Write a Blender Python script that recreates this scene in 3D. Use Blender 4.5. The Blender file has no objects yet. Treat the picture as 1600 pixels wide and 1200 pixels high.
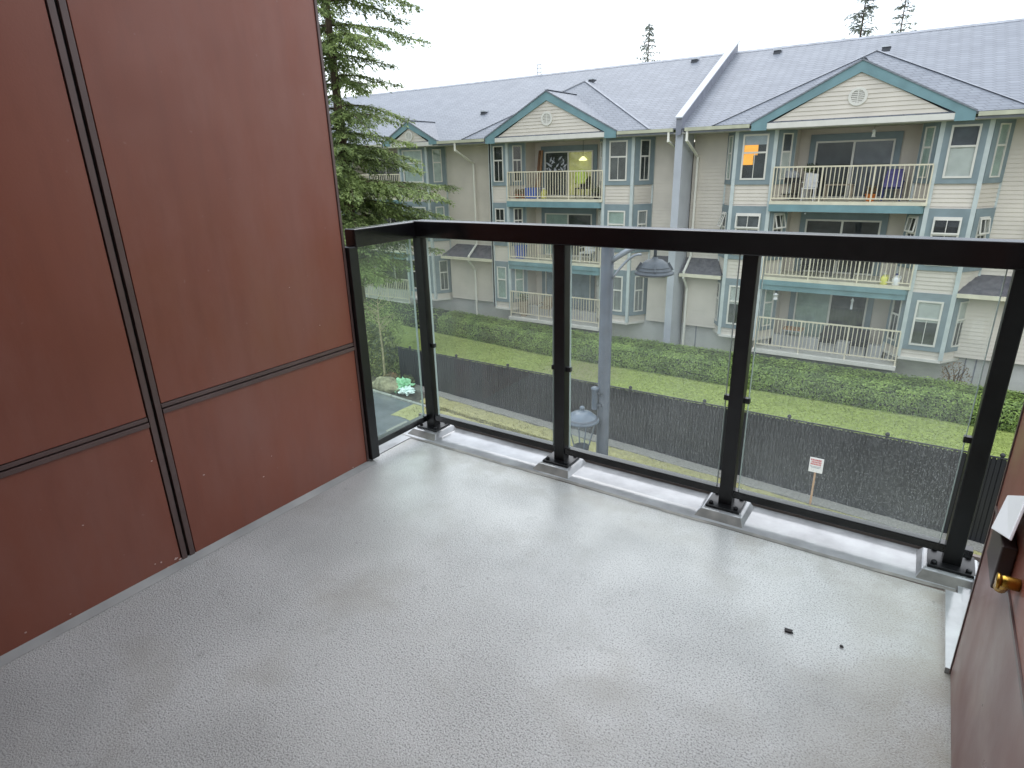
import bpy, math, random
from mathutils import Vector, Matrix, noise as mnoise
random.seed(7)
R = random.Random(11)
S = bpy.context.scene
COL = S.collection

# ------------------------------------------------------------------ camera
CZ = 1.331
yaw, pitch, roll = -0.595, -0.344, -0.026
Fv = Vector((math.sin(yaw)*math.cos(pitch), math.cos(yaw)*math.cos(pitch), math.sin(pitch)))
R0 = Vector((math.cos(yaw), -math.sin(yaw), 0)); U0 = R0.cross(Fv)
Rv = R0*math.cos(roll)+U0*math.sin(roll); Uv = -R0*math.sin(roll)+U0*math.cos(roll)
cam_d = bpy.data.cameras.new('camera'); cam = bpy.data.objects.new('camera', cam_d); COL.objects.link(cam)
cam_d.sensor_width = 36; cam_d.lens = 955.2/1600*36; cam_d.clip_start = 0.02; cam_d.clip_end = 2000
cam.matrix_world = Matrix(((Rv.x, Uv.x, -Fv.x, 0), (Rv.y, Uv.y, -Fv.y, 0), (Rv.z, Uv.z, -Fv.z, CZ), (0, 0, 0, 1)))
S.camera = cam

# ------------------------------------------------------------------ sky, light, exposure
SUN_EL, SUN_AZ = math.radians(48), math.radians(-35)
w = bpy.data.worlds.new('World'); S.world = w; w.use_nodes = True
nt = w.node_tree; nt.nodes.clear()
out = nt.nodes.new('ShaderNodeOutputWorld')
sky = nt.nodes.new('ShaderNodeTexSky'); sky.sky_type = 'NISHITA'; sky.sun_disc = False
sky.sun_elevation = SUN_EL; sky.sun_rotation = SUN_AZ
bgs = nt.nodes.new('ShaderNodeBackground'); bgs.inputs['Strength'].default_value = 0.05
nt.links.new(sky.outputs[0], bgs.inputs[0])
# overcast cloud deck: soft white cloud, slightly brighter overhead, faint blue where it thins
tc = nt.nodes.new('ShaderNodeTexCoord'); sp = nt.nodes.new('ShaderNodeSeparateXYZ'); nt.links.new(tc.outputs['Generated'], sp.inputs[0])
nz = nt.nodes.new('ShaderNodeTexNoise'); nz.inputs['Scale'].default_value = 1.3; nz.inputs['Detail'].default_value = 3
nt.links.new(tc.outputs['Generated'], nz.inputs['Vector'])
cr = nt.nodes.new('ShaderNodeValToRGB'); nt.links.new(nz.outputs[0], cr.inputs[0])
cr.color_ramp.elements[0].position = .34; cr.color_ramp.elements[0].color = (.50, .58, .66, 1)
cr.color_ramp.elements[1].position = .64; cr.color_ramp.elements[1].color = (1.0, 1.0, 1.0, 1)
mr = nt.nodes.new('ShaderNodeMapRange'); nt.links.new(sp.outputs['Z'], mr.inputs[0])
mr.inputs[1].default_value = 0; mr.inputs[2].default_value = 1; mr.inputs[3].default_value = .58; mr.inputs[4].default_value = 2.0
bgc = nt.nodes.new('ShaderNodeBackground'); nt.links.new(cr.outputs[0], bgc.inputs[0]); nt.links.new(mr.outputs[0], bgc.inputs[1])
addn = nt.nodes.new('ShaderNodeAddShader'); nt.links.new(bgs.outputs[0], addn.inputs[0]); nt.links.new(bgc.outputs[0], addn.inputs[1])
nt.links.new(addn.outputs[0], out.inputs[0])
sun_d = bpy.data.lights.new('sun', 'SUN'); sun_d.energy = 0.5; sun_d.angle = math.radians(40); sun_d.color = (1, .97, .93)
sun = bpy.data.objects.new('sun', sun_d); COL.objects.link(sun)
sun.rotation_euler = Vector((math.sin(-SUN_AZ)*-math.cos(SUN_EL), -math.cos(SUN_AZ)*math.cos(SUN_EL)*-1, math.sin(SUN_EL))).to_track_quat('Z', 'Y').to_euler()
S.view_settings.view_transform = 'Standard'; S.view_settings.look = 'None'
S.view_settings.gamma = 1; S.view_settings.exposure = 0.68
S.view_settings.use_curve_mapping = False

# ------------------------------------------------------------------ materials
def mat(name, col, rough=.6, var=.12, vscale=3., bump=0., bscale=60., metal=0., col2=None, c2s=.5, detail=4, spec=.5, stretch=None, coat=0., trans=0.):
    m = bpy.data.materials.new(name); m.use_nodes = True
    n = m.node_tree.nodes; l = m.node_tree.links
    b = n['Principled BSDF']; b.inputs['Roughness'].default_value = rough; b.inputs['Metallic'].default_value = metal
    b.inputs['Specular IOR Level'].default_value = spec
    if coat: b.inputs['Coat Weight'].default_value = coat; b.inputs['Coat Roughness'].default_value = .12
    t = n.new('ShaderNodeTexCoord'); mp = n.new('ShaderNodeMapping'); l.new(t.outputs['Object'], mp.inputs[0])
    if stretch: mp.inputs['Scale'].default_value = stretch
    a = n.new('ShaderNodeTexNoise'); a.inputs['Scale'].default_value = vscale; a.inputs['Detail'].default_value = detail
    l.new(mp.outputs[0], a.inputs['Vector'])
    r = n.new('ShaderNodeValToRGB'); l.new(a.outputs[0], r.inputs[0])
    c2 = col2 or [c*(1-var*1.6) for c in col]
    r.color_ramp.elements[0].position = .5-c2s*.4; r.color_ramp.elements[1].position = .5+c2s*.4
    r.color_ramp.elements[0].color = (*c2, 1); r.color_ramp.elements[1].color = (*[min(1, c*(1+(0 if col2 else var*.6))) for c in col], 1)
    l.new(r.outputs[0], b.inputs['Base Color'])
    if bump:
        bn = n.new('ShaderNodeTexNoise'); bn.inputs['Scale'].default_value = bscale; bn.inputs['Detail'].default_value = 3
        l.new(mp.outputs[0], bn.inputs['Vector'])
        bb = n.new('ShaderNodeBump'); bb.inputs['Strength'].default_value = bump; bb.inputs['Distance'].default_value = .6/bscale
        l.new(bn.outputs[0], bb.inputs['Height']); l.new(bb.outputs[0], b.inputs['Normal'])
    return m
M = {}
def mk(k, *a, **kw): M[k] = mat(k, *a, **kw); return M[k]
mk('black_metal', (.006, .006, .007), .2, var=.3, vscale=20, spec=.5, coat=.25)
mk('post_metal', (.008, .008, .009), .35, var=.3, vscale=20)
mk('bolt', (.02, .02, .022), .35, metal=.5)
mk('trim_brown', (.110, .068, .062), .36, var=.15, vscale=8, spec=.6)
mk('gap', (.006, .005, .005), .8)
mk('flashing', (.16, .125, .105), .4, vscale=5)
mk('siding', (.62, .57, .495), .65, var=.07, vscale=1.2)
mk('siding_side', (.66, .61, .53), .65, var=.07, vscale=1.2)
mk('corner_board', (.50, .55, .54), .5, var=.08)
mk('teal', (.165, .285, .31), .55, var=.12, vscale=2)
mk('teal_grey', (.21, .265, .285), .6, var=.1, vscale=2)
mk('cream', (.66, .62, .48), .5, var=.08)
mk('downspout_white', (.78, .76, .68), .45, var=.05)
mk('cream_rail', (.68, .62, .47), .45, var=.06)
mk('white_frame', (.66, .64, .58), .45, var=.06)
mk('gutter', (.50, .50, .37), .45, var=.15, vscale=2)
mk('party', (.43, .45, .49), .5, var=.08, vscale=1)
mk('party_dark', (.20, .21, .25), .5, var=.1)
mk('concrete', (.50, .50, .49), .75, var=.1, vscale=1.3, bump=.2, bscale=20)
mk('soffit', (.42, .41, .37), .7)
mk('dark_void', (.03, .03, .033), .8)
mk('grass_dirt', (.10, .085, .055), .95, var=.4, vscale=3)
mk('rock', (.30, .27, .17), .9, var=.4, vscale=4, bump=.6, bscale=8)
mk('bark', (.12, .085, .06), .95, var=.4, vscale=6, bump=.8, bscale=12, stretch=(1, 1, .2))
mk('pale_bark', (.34, .29, .17), .8, var=.3, vscale=10)
mk('lamp_metal', (.06, .072, .09), .45, var=.2, vscale=4, metal=.2, spec=.6)
mk('lamp_arm', (.38, .41, .46), .35, var=.15, vscale=4, metal=.2)
mk('lamp_cap', (.12, .15, .19), .28, var=.15, vscale=6)
mk('fence_post', (.012, .013, .016), .5)
mk('wood_stake', (.48, .28, .15), .8, var=.2, vscale=15)
mk('sign_white', (.80, .76, .74), .5, var=.04)
mk('sign_red', (.55, .08, .09), .5, var=.05)
mk('plate_white', (.80, .81, .82), .4, var=.03)
mk('brass', (.62, .36, .06), .25, metal=.9, var=.2, vscale=30)
mk('box_brown', (.050, .032, .030), .4, var=.15)
mk('roof_box', (.05, .055, .065), .6)
mk('galv', (.55, .57, .60), .4)
mk('leaf_litter', (.035, .03, .03), .8)
mk('paint_chip', (.62, .45, .40), .7, var=.2)
for k, c in dict(blue=(.05, .13, .50), yellow=(.68, .66, .16), orange=(.62, .18, .03), terracotta=(.33, .12, .05), plank=(.36, .20, .10), purple=(.12, .11, .27), hivis=(.55, .68, .12), white_item=(.75, .75, .74), dark_item=(.02, .02, .022), grey_item=(.33, .34, .36), green_item=(.06, .14, .03), navy=(.03, .04, .17), bag_green=(.30, .60, .34), bag_white=(.75, .85, .82), brown_item=(.20, .10, .05), wicker=(.40, .33, .24)).items():
    mk(k, c, .55, var=.12, vscale=9)

def panel_mat(name, c1, c2, rough):
    m = mat(name, c1, rough, col2=c2, vscale=1.7, c2s=1., detail=6, bump=.05, bscale=160, spec=.55)
    n = m.node_tree.nodes; l = m.node_tree.links; b = n['Principled BSDF']
    t = n.new('ShaderNodeTexCoord')
    s = n.new('ShaderNodeTexNoise'); s.inputs['Scale'].default_value = 5; s.inputs['Detail'].default_value = 5
    l.new(t.outputs['Object'], s.inputs['Vector'])
    r = n.new('ShaderNodeMapRange'); l.new(s.outputs[0], r.inputs[0]); r.inputs[1].default_value = .3; r.inputs[2].default_value = .7
    r.inputs[3].default_value = rough-.07; r.inputs[4].default_value = rough+.12; l.new(r.outputs[0], b.inputs['Roughness'])
    # broad pale weathering and faint rain streaks
    wv = n.new('ShaderNodeTexNoise'); wv.inputs['Scale'].default_value = 1.1; wv.inputs['Detail'].default_value = 7; wv.inputs['Roughness'].default_value = .65
    wm = n.new('ShaderNodeMapping'); wm.inputs['Scale'].default_value = (1, 2.2, .8); l.new(t.outputs['Object'], wm.inputs[0]); l.new(wm.outputs[0], wv.inputs['Vector'])
    wr = n.new('ShaderNodeMapRange'); l.new(wv.outputs[0], wr.inputs[0]); wr.inputs[1].default_value = .45; wr.inputs[2].default_value = .72; wr.inputs[3].default_value = 0; wr.inputs[4].default_value = .55
    wx = n.new('ShaderNodeMixRGB'); l.new(wr.outputs[0], wx.inputs[0]); l.new(b.inputs['Base Color'].links[0].from_socket, wx.inputs[1]); wx.inputs[2].default_value = (.27, .125, .10, 1); l.new(wx.outputs[0], b.inputs['Base Color'])
    st = n.new('ShaderNodeTexNoise'); st.inputs['Scale'].default_value = 9; st.inputs['Detail'].default_value = 5
    sm = n.new('ShaderNodeMapping'); sm.inputs['Scale'].default_value = (1, 2.2, .35); l.new(t.outputs['Object'], sm.inputs[0]); l.new(sm.outputs[0], st.inputs['Vector'])
    sr = n.new('ShaderNodeMapRange'); l.new(st.outputs[0], sr.inputs[0]); sr.inputs[1].default_value = .48; sr.inputs[2].default_value = .75; sr.inputs[3].default_value = 0; sr.inputs[4].default_value = .16
    sxx = n.new('ShaderNodeMixRGB'); l.new(sr.outputs[0], sxx.inputs[0]); l.new(b.inputs['Base Color'].links[0].from_socket, sxx.inputs[1]); sxx.inputs[2].default_value = (.12, .035, .025, 1); l.new(sxx.outputs[0], b.inputs['Base Color'])
    # fine scuffs and pale flecks worn into the board
    f = n.new('ShaderNodeTexNoise'); f.inputs['Scale'].default_value = 34; f.inputs['Detail'].default_value = 2; l.new(t.outputs['Object'], f.inputs['Vector'])
    fr = n.new('ShaderNodeMapRange'); l.new(f.outputs[0], fr.inputs[0]); fr.inputs[1].default_value = .73; fr.inputs[2].default_value = .78
    fr.inputs[3].default_value = 0; fr.inputs[4].default_value = .45
    mx = n.new('ShaderNodeMixRGB'); base = b.inputs['Base Color'].links[0].from_socket
    l.new(fr.outputs[0], mx.inputs[0]); l.new(base, mx.inputs[1]); mx.inputs[2].default_value = (.30, .17, .14, 1); l.new(mx.outputs[0], b.inputs['Base Color'])
    return m
M['panel'] = panel_mat('red_brown_panel', (.270, .083, .050), (.190, .058, .036), .36)
M['panel2'] = panel_mat('brown_panel', (.20, .105, .09), (.15, .075, .065), .34)

def deck_mat():
    m = bpy.data.materials.new('deck_membrane'); m.use_nodes = True
    n = m.node_tree.nodes; l = m.node_tree.links; b = n['Principled BSDF']
    t = n.new('ShaderNodeTexCoord')
    def nz(s, d=3, o=None):
        a = n.new('ShaderNodeTexNoise'); a.inputs['Scale'].default_value = s; a.inputs['Detail'].default_value = d
        l.new(t.outputs['Object'], a.inputs['Vector']); return a.outputs[0]
    def rng(src, a, b_, c, d):
        r = n.new('ShaderNodeMapRange'); l.new(src, r.inputs[0])
        for i, v in enumerate((a, b_, c, d)): r.inputs[i+1].default_value = v
        return r.outputs[0]
    def mix(f, a, b_):
        x = n.new('ShaderNodeMixRGB'); l.new(f, x.inputs[0])
        for i, v in ((1, a), (2, b_)):
            if isinstance(v, tuple): x.inputs[i].default_value = (*v, 1)
            else: l.new(v, x.inputs[i])
        return x.outputs[0]
    vo = n.new('ShaderNodeTexNoise'); vo.inputs['Scale'].default_value = 240; vo.inputs['Detail'].default_value = 2; l.new(t.outputs['Object'], vo.inputs['Vector'])
    spk = nz(210, 3)
    c = mix(rng(nz(2.2, 5), .35, .65, 0, 1), (.345, .342, .328), (.445, .443, .43))
    c = mix(rng(spk, .38, .62, 0, .75), c, (.56, .56, .55))
    c = mix(rng(spk, .34, .46, .8, 0), c, (.19, .19, .185))
    # brownish water marks and dark blots
    st = nz(3.1, 6); c = mix(rng(st, .52, .68, 0, .45), c, (.27, .25, .215))
    c = mix(rng(nz(1.3, 7), .50, .62, 0, .35), c, (.26, .26, .25))
    c = mix(rng(nz(11, 3), .68, .75, 0, .3), c, (.20, .195, .19))
    sx = n.new('ShaderNodeSeparateXYZ'); l.new(t.outputs['Object'], sx.inputs[0])
    # dirt gathered along the right hand edge of the membrane
    ed = rng(sx.outputs['X'], -.12, .25, 0, 1)
    mu = n.new('ShaderNodeMath'); mu.operation = 'MULTIPLY'; l.new(ed, mu.inputs[0]); l.new(rng(nz(5, 5), .35, .55, .1, .85), mu.inputs[1])
    c = mix(mu.outputs[0], c, (.30, .275, .225))
    ey = rng(sx.outputs['Y'], 1.86, 2.1, 0, 1)
    m2 = n.new('ShaderNodeMath'); m2.operation = 'MULTIPLY'; l.new(ey, m2.inputs[0]); l.new(rng(nz(8, 5), .45, .6, 0, .6), m2.inputs[1])
    c = mix(m2.outputs[0], c, (.25, .235, .20))
    c = mix(rng(nz(6.3, 7), .52, .64, 0, .16), c, (.50, .50, .48))
    c = mix(rng(nz(42, 3), .70, .74, 0, .45), c, (.16, .15, .14))
    l.new(c, b.inputs['Base Color'])
    # standing water is smoother: drier by the house, wet towards the edge, broken by noise
    wet = rng(sx.outputs['Y'], .9, 2.0, 0, 1)
    ad = n.new('ShaderNodeMath'); ad.operation = 'ADD'; l.new(wet, ad.inputs[0]); l.new(rng(nz(2.9, 7), .30, .70, -.42, .42), ad.inputs[1]); ad.use_clamp = True
    l.new(rng(ad.outputs[0], 0, 1, .68, .30), b.inputs['Roughness'])
    b.inputs['Specular IOR Level'].default_value = .5
    l.new(rng(ad.outputs[0], 0, 1, 0, .4), b.inputs['Coat Weight']); b.inputs['Coat Roughness'].default_value = .16
    bp = n.new('ShaderNodeBump'); l.new(rng(ad.outputs[0], 0, 1, .75, .15), bp.inputs['Strength']); bp.inputs['Distance'].default_value = .003
    hm = n.new('ShaderNodeMath'); hm.operation = 'ADD'; l.new(vo.outputs[0], hm.inputs[0]); l.new(spk, hm.inputs[1])
    l.new(hm.outputs[0], bp.inputs['Height']); l.new(bp.outputs[0], b.inputs['Normal'])
    l.new(bp.outputs[0], b.inputs['Coat Normal'])
    return m
M['deck'] = deck_mat()
M['deck_edge'] = mat('wet_deck_edge', (.40, .405, .41), .14, var=.25, vscale=7, bump=.04, bscale=30, spec=.8, coat=.8)
M['shaded_step'] = mat('shaded_step_face', (.24, .225, .20), .5, var=.3, vscale=12, bump=.1, bscale=90)  # dull reflection on step and pedestal fronts put into a darker colour

def glass_mat(name, haze, tint, drops=0.):
    m = bpy.data.materials.new(name); m.use_nodes = True
    n = m.node_tree.nodes; l = m.node_tree.links; n.clear()
    o = n.new('ShaderNodeOutputMaterial'); tr = n.new('ShaderNodeBsdfTransparent'); tr.inputs[0].default_value = (*tint, 1)
    gl = n.new('ShaderNodeBsdfGlossy'); gl.inputs['Roughness'].default_value = .01
    lw = n.new('ShaderNodeLayerWeight'); lw.inputs[0].default_value = .5
    pw = n.new('ShaderNodeMath'); pw.operation = 'POWER'; l.new(lw.outputs['Facing'], pw.inputs[0]); pw.inputs[1].default_value = 5
    fr = n.new('ShaderNodeMath'); fr.operation = 'MULTIPLY_ADD'; l.new(pw.outputs[0], fr.inputs[0]); fr.inputs[1].default_value = .9; fr.inputs[2].default_value = .035
    m1 = n.new('ShaderNodeMixShader'); l.new(fr.outputs[0], m1.inputs[0]); l.new(tr.outputs[0], m1.inputs[1]); l.new(gl.outputs[0], m1.inputs[2])
    df = n.new('ShaderNodeBsdfTranslucent'); df.inputs[0].default_value = (.85, .88, .87, 1)
    m2 = n.new('ShaderNodeMixShader')
    t = n.new('ShaderNodeTexCoord'); a = n.new('ShaderNodeTexNoise'); a.inputs['Scale'].default_value = 3.2; a.inputs['Detail'].default_value = 4
    l.new(t.outputs['Object'], a.inputs['Vector'])
    r = n.new('ShaderNodeMapRange'); l.new(a.outputs[0], r.inputs[0]); r.inputs[1].default_value = .35; r.inputs[2].default_value = .7
    r.inputs[3].default_value = haze*.6; r.inputs[4].default_value = haze*1.35
    f = r.outputs[0]
    if drops:
        d = n.new('ShaderNodeTexVoronoi'); d.inputs['Scale'].default_value = 165; d.inputs['Randomness'].default_value = 1
        mp = n.new('ShaderNodeMapping'); mp.inputs['Scale'].default_value = (1, 1, .7); l.new(t.outputs['Object'], mp.inputs[0]); l.new(mp.outputs[0], d.inputs['Vector'])
        sx = n.new('ShaderNodeSeparateXYZ'); l.new(t.outputs['Object'], sx.inputs[0])
        gz = n.new('ShaderNodeMapRange'); l.new(sx.outputs['X'], gz.inputs[0]); gz.inputs[1].default_value = -1.1; gz.inputs[2].default_value = -.2; gz.inputs[3].default_value = .35; gz.inputs[4].default_value = 1.
        gq = n.new('ShaderNodeMapRange'); l.new(sx.outputs['Z'], gq.inputs[0]); gq.inputs[1].default_value = .75; gq.inputs[2].default_value = .35; gq.inputs[3].default_value = .1; gq.inputs[4].default_value = 1.
        dr = n.new('ShaderNodeMapRange'); l.new(d.outputs[0], dr.inputs[0]); dr.inputs[1].default_value = .18; dr.inputs[2].default_value = .34; dr.inputs[3].default_value = drops; dr.inputs[4].default_value = 0
        q1 = n.new('ShaderNodeMath'); q1.operation = 'MULTIPLY'; l.new(dr.outputs[0], q1.inputs[0]); l.new(gz.outputs[0], q1.inputs[1])
        q2 = n.new('ShaderNodeMath'); q2.operation = 'MULTIPLY'; l.new(q1.outputs[0], q2.inputs[0]); l.new(gq.outputs[0], q2.inputs[1])
        ad = n.new('ShaderNodeMath'); ad.operation = 'ADD'; l.new(f, ad.inputs[0]); l.new(q2.outputs[0], ad.inputs[1]); f = ad.outputs[0]
    l.new(f, m2.inputs[0]); l.new(m1.outputs[0], m2.inputs[1]); l.new(df.outputs[0], m2.inputs[2]); l.new(m2.outputs[0], o.inputs[0])
    return m
M['glass'] = glass_mat('rail_glass', .028, (.96, .98, .97), .13)
M['glass_green'] = glass_mat('rail_glass_greenish', .035, (.90, .97, .93))
M['glass_edge'] = mat('glass_edge', (.55, .66, .62), .2, var=.05)
M['pane'] = glass_mat('window_pane', .02, (.93, .95, .94))
M['globe'] = glass_mat('lamp_globe', .07, (.93, .96, .98))
def flat_glossy(k, c, rough=.5, var=.1, vs=2., st=None): M[k] = mat(k, c, rough, var=var, vscale=vs, stretch=st)
flat_glossy('room', (.030, .032, .036), .7, .7, 1.6)
flat_glossy('room_mid', (.10, .105, .105), .7, .5, 1.6)
flat_glossy('blind', (.62, .62, .60), .7, .08, 3)
flat_glossy('blind_green', (.42, .50, .46), .7, .12, 3)
flat_glossy('blind_vert', (.36, .36, .36), .7, .3, 8, (6, 6, .05))
flat_glossy('screen_grey', (.14, .145, .17), .8, .2, 2)
flat_glossy('blind_blue', (.42, .46, .52), .7, .1, 3)
m = M['lit_curtain'] = mat('lit_curtain', (.75, .35, .05), .8, var=.25, vscale=3)
b = m.node_tree.nodes['Principled BSDF']; b.inputs['Emission Color'].default_value = (1, .42, .06, 1); b.inputs['Emission Strength'].default_value = .55
m = M['lamp_on'] = mat('lamp_on', (.9, .9, .5), .8); b = m.node_tree.nodes['Principled BSDF']; b.inputs['Emission Color'].default_value = (.95, .95, .45, 1); b.inputs['Emission Strength'].default_value = .9
m = M['glow_wall'] = mat('glow_wall', (.5, .48, .2), .8, var=.3, vscale=2); b = m.node_tree.nodes['Principled BSDF']; b.inputs['Emission Color'].default_value = (.8, .75, .3, 1); b.inputs['Emission Strength'].default_value = .14  # lamplight on the room wall put into the material as a weak glow

def shingle_mat():
    m = mat('roof_shingles', (.245, .262, .295), .6, col2=(.165, .178, .205), vscale=1.1, c2s=1.2, detail=6, spec=.6)
    n = m.node_tree.nodes; l = m.node_tree.links; b = n['Principled BSDF']
    t = n.new('ShaderNodeTexCoord'); sx = n.new('ShaderNodeSeparateXYZ'); l.new(t.outputs['Object'], sx.inputs[0])
    # courses follow height (z), tabs follow x+y
    cx = n.new('ShaderNodeCombineXYZ')
    adx = n.new('ShaderNodeMath'); adx.operation = 'ADD'; l.new(sx.outputs['X'], adx.inputs[0]); l.new(sx.outputs['Y'], adx.inputs[1])
    l.new(adx.outputs[0], cx.inputs[0])
    mz = n.new('ShaderNodeMath'); mz.operation = 'MULTIPLY'; l.new(sx.outputs['Z'], mz.inputs[0]); mz.inputs[1].default_value = 2.2; l.new(mz.outputs[0], cx.inputs[1])
    br = n.new('ShaderNodeTexBrick'); l.new(cx.outputs[0], br.inputs['Vector']); br.inputs['Scale'].default_value = 1
    br.inputs['Brick Width'].default_value = .33; br.inputs['Row Height'].default_value = .19; br.inputs['Mortar Size'].default_value = .018
    br.inputs['Color1'].default_value = (1, 1, 1, 1); br.inputs['Color2'].default_value = (.78, .79, .81, 1); br.inputs['Mortar'].default_value = (.5, .5, .52, 1)
    base = b.inputs['Base Color'].links[0].from_socket
    mx = n.new('ShaderNodeMixRGB'); mx.blend_type = 'MULTIPLY'; mx.inputs[0].default_value = .75; l.new(base, mx.inputs[1]); l.new(br.outputs['Color'], mx.inputs[2]); l.new(mx.outputs[0], b.inputs['Base Color'])
    bp = n.new('ShaderNodeBump'); bp.inputs['Strength'].default_value = .5; bp.inputs['Distance'].default_value = .02; l.new(br.outputs['Color'], bp.inputs['Height']); l.new(bp.outputs[0], b.inputs['Normal'])
    return m
M['shingle'] = shingle_mat()
M['shingle_dark'] = mat('pent_shingles', (.125, .12, .13), .8, col2=(.065, .065, .075), vscale=6, detail=6)
M['ridge_cap'] = mat('ridge_cap', (.27, .285, .32), .6, var=.2)

def leaf_mat(name, c1, c2, c3, scale, rough=.5, trans=.25):
    m = bpy.data.materials.new(name); m.use_nodes = True
    n = m.node_tree.nodes; l = m.node_tree.links; b = n['Principled BSDF']
    g = n.new('ShaderNodeNewGeometry')
    t = n.new('ShaderNodeTexCoord'); a = n.new('ShaderNodeTexNoise'); a.inputs['Scale'].default_value = scale; a.inputs['Detail'].default_value = 3
    l.new(t.outputs['Object'], a.inputs['Vector'])
    r = n.new('ShaderNodeValToRGB'); r.color_ramp.elements[0].color = (*c1, 1); r.color_ramp.elements[1].color = (*c3, 1)
    r.color_ramp.elements[0].position = .3; r.color_ramp.elements[1].position = .7
    e = r.color_ramp.elements.new(.5); e.color = (*c2, 1)
    ad = n.new('ShaderNodeMath'); ad.operation = 'MULTIPLY_ADD'; l.new(g.outputs['Random Per Island'], ad.inputs[0]); ad.inputs[1].default_value = .45
    sb = n.new('ShaderNodeMath'); sb.operation = 'SUBTRACT'; l.new(a.outputs[0], sb.inputs[0]); sb.inputs[1].default_value = .22; l.new(sb.outputs[0], ad.inputs[2])
    l.new(ad.outputs[0], r.inputs[0]); l.new(r.outputs[0], b.inputs['Base Color']); b.inputs['Roughness'].default_value = rough
    tl = n.new('ShaderNodeBsdfTranslucent'); l.new(r.outputs[0], tl.inputs[0]); mx = n.new('ShaderNodeMixShader'); mx.inputs[0].default_value = trans
    o = n['Material Output']; l.new(b.outputs[0], mx.inputs[1]); l.new(tl.outputs[0], mx.inputs[2]); l.new(mx.outputs[0], o.inputs[0])
    return m
M['hedge'] = leaf_mat('hedge_leaves', (.11, .165, .05), (.20, .30, .075), (.33, .45, .12), 1.5, .4)
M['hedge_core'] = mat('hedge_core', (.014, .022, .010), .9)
M['fir'] = leaf_mat('fir_needles', (.12, .16, .065), (.23, .30, .11), (.37, .46, .17), .8, .6, .4)
M['hazed_fir'] = leaf_mat('hazed_fir_needles', (.19, .21, .19), (.24, .265, .235), (.30, .33, .28), .8, .6, .4)  # distance haze put into the paler, greyer needle colour
M['ivy'] = leaf_mat('ivy_leaves', (.045, .065, .030), (.11, .13, .055), (.26, .29, .09), 2.2, .4)
M['twigleaf'] = leaf_mat('sapling_leaves', (.14, .18, .06), (.22, .28, .09), (.32, .38, .13), 3, .5)
M['dry'] = leaf_mat('dry_plants', (.14, .10, .05), (.22, .17, .08), (.30, .16, .07), 3, .7)
def lawn_mat():
    m = mat('lawn_grass', (.30, .36, .095), .8, col2=(.23, .29, .075), vscale=.7, c2s=1., detail=6, bump=.5, bscale=30)
    n = m.node_tree.nodes; l = m.node_tree.links; b = n['Principled BSDF']
    t = n.new('ShaderNodeTexCoord')
    f = n.new('ShaderNodeTexNoise'); f.inputs['Scale'].default_value = 9; f.inputs['Detail'].default_value = 6; l.new(t.outputs['Object'], f.inputs['Vector'])
    r = n.new('ShaderNodeMapRange'); l.new(f.outputs[0], r.inputs[0]); r.inputs[1].default_value = .35; r.inputs[2].default_value = .65; r.inputs[3].default_value = .75; r.inputs[4].default_value = 1.15
    base = b.inputs['Base Color'].links[0].from_socket
    hs = n.new('ShaderNodeHueSaturation'); l.new(base, hs.inputs['Color']); l.new(r.outputs[0], hs.inputs['Value'])
    # one worn, dry patch behind the lamp
    vs = n.new('ShaderNodeVectorMath'); vs.operation = 'DISTANCE'; l.new(t.outputs['Object'], vs.inputs[0]); vs.inputs[1].default_value = (-10.9, 20.9, -6.6)
    ds = n.new('ShaderNodeMath'); ds.operation = 'MULTIPLY_ADD'; l.new(f.outputs[0], ds.inputs[0]); ds.inputs[1].default_value = -2.2; l.new(vs.outputs['Value'], ds.inputs[2])
    pr = n.new('ShaderNodeMapRange'); l.new(ds.outputs[0], pr.inputs[0]); pr.inputs[1].default_value = -.3; pr.inputs[2].default_value = .9; pr.inputs[3].default_value = .75; pr.inputs[4].default_value = 0
    mx = n.new('ShaderNodeMixRGB'); l.new(pr.outputs[0], mx.inputs[0]); l.new(hs.outputs[0], mx.inputs[1]); mx.inputs[2].default_value = (.23, .21, .11, 1); l.new(mx.outputs[0], b.inputs['Base Color'])
    return m
M['lawn'] = lawn_mat()
M['grass_blade'] = leaf_mat('grass_blades', (.22, .27, .075), (.28, .34, .095), (.34, .41, .12), 2, .6)
M['earth'] = mat('earth', (.17, .16, .12), .95, var=.3, vscale=.5)
M['gravel'] = mat('gravel', (.33, .32, .28), .9, col2=(.15, .145, .13), vscale=22, c2s=.7, bump=.8, bscale=25)
M['moss'] = mat('mossy_strip', (.40, .38, .17), .9, col2=(.23, .215, .10), vscale=7, c2s=.8, bump=.6, bscale=25)
M['joint_soil'] = mat('joint_soil', (.15, .13, .08), .95, var=.4, vscale=8)
M['soil'] = mat('dark_soil', (.085, .072, .055), .9, var=.5, vscale=5, bump=.6, bscale=15)
M['asphalt'] = mat('wet_asphalt', (.17, .18, .20), .2, col2=(.11, .12, .135), vscale=3, c2s=.8, bump=.4, bscale=40, spec=.7, coat=.4)
M['kerb'] = mat('kerb', (.33, .33, .30), .8, var=.25, vscale=4)
M['fence'] = mat('dark_slats', (.014, .015, .019), .45, col2=(.007, .008, .010), vscale=2.2, c2s=1, stretch=(6, 6, .3))

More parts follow.
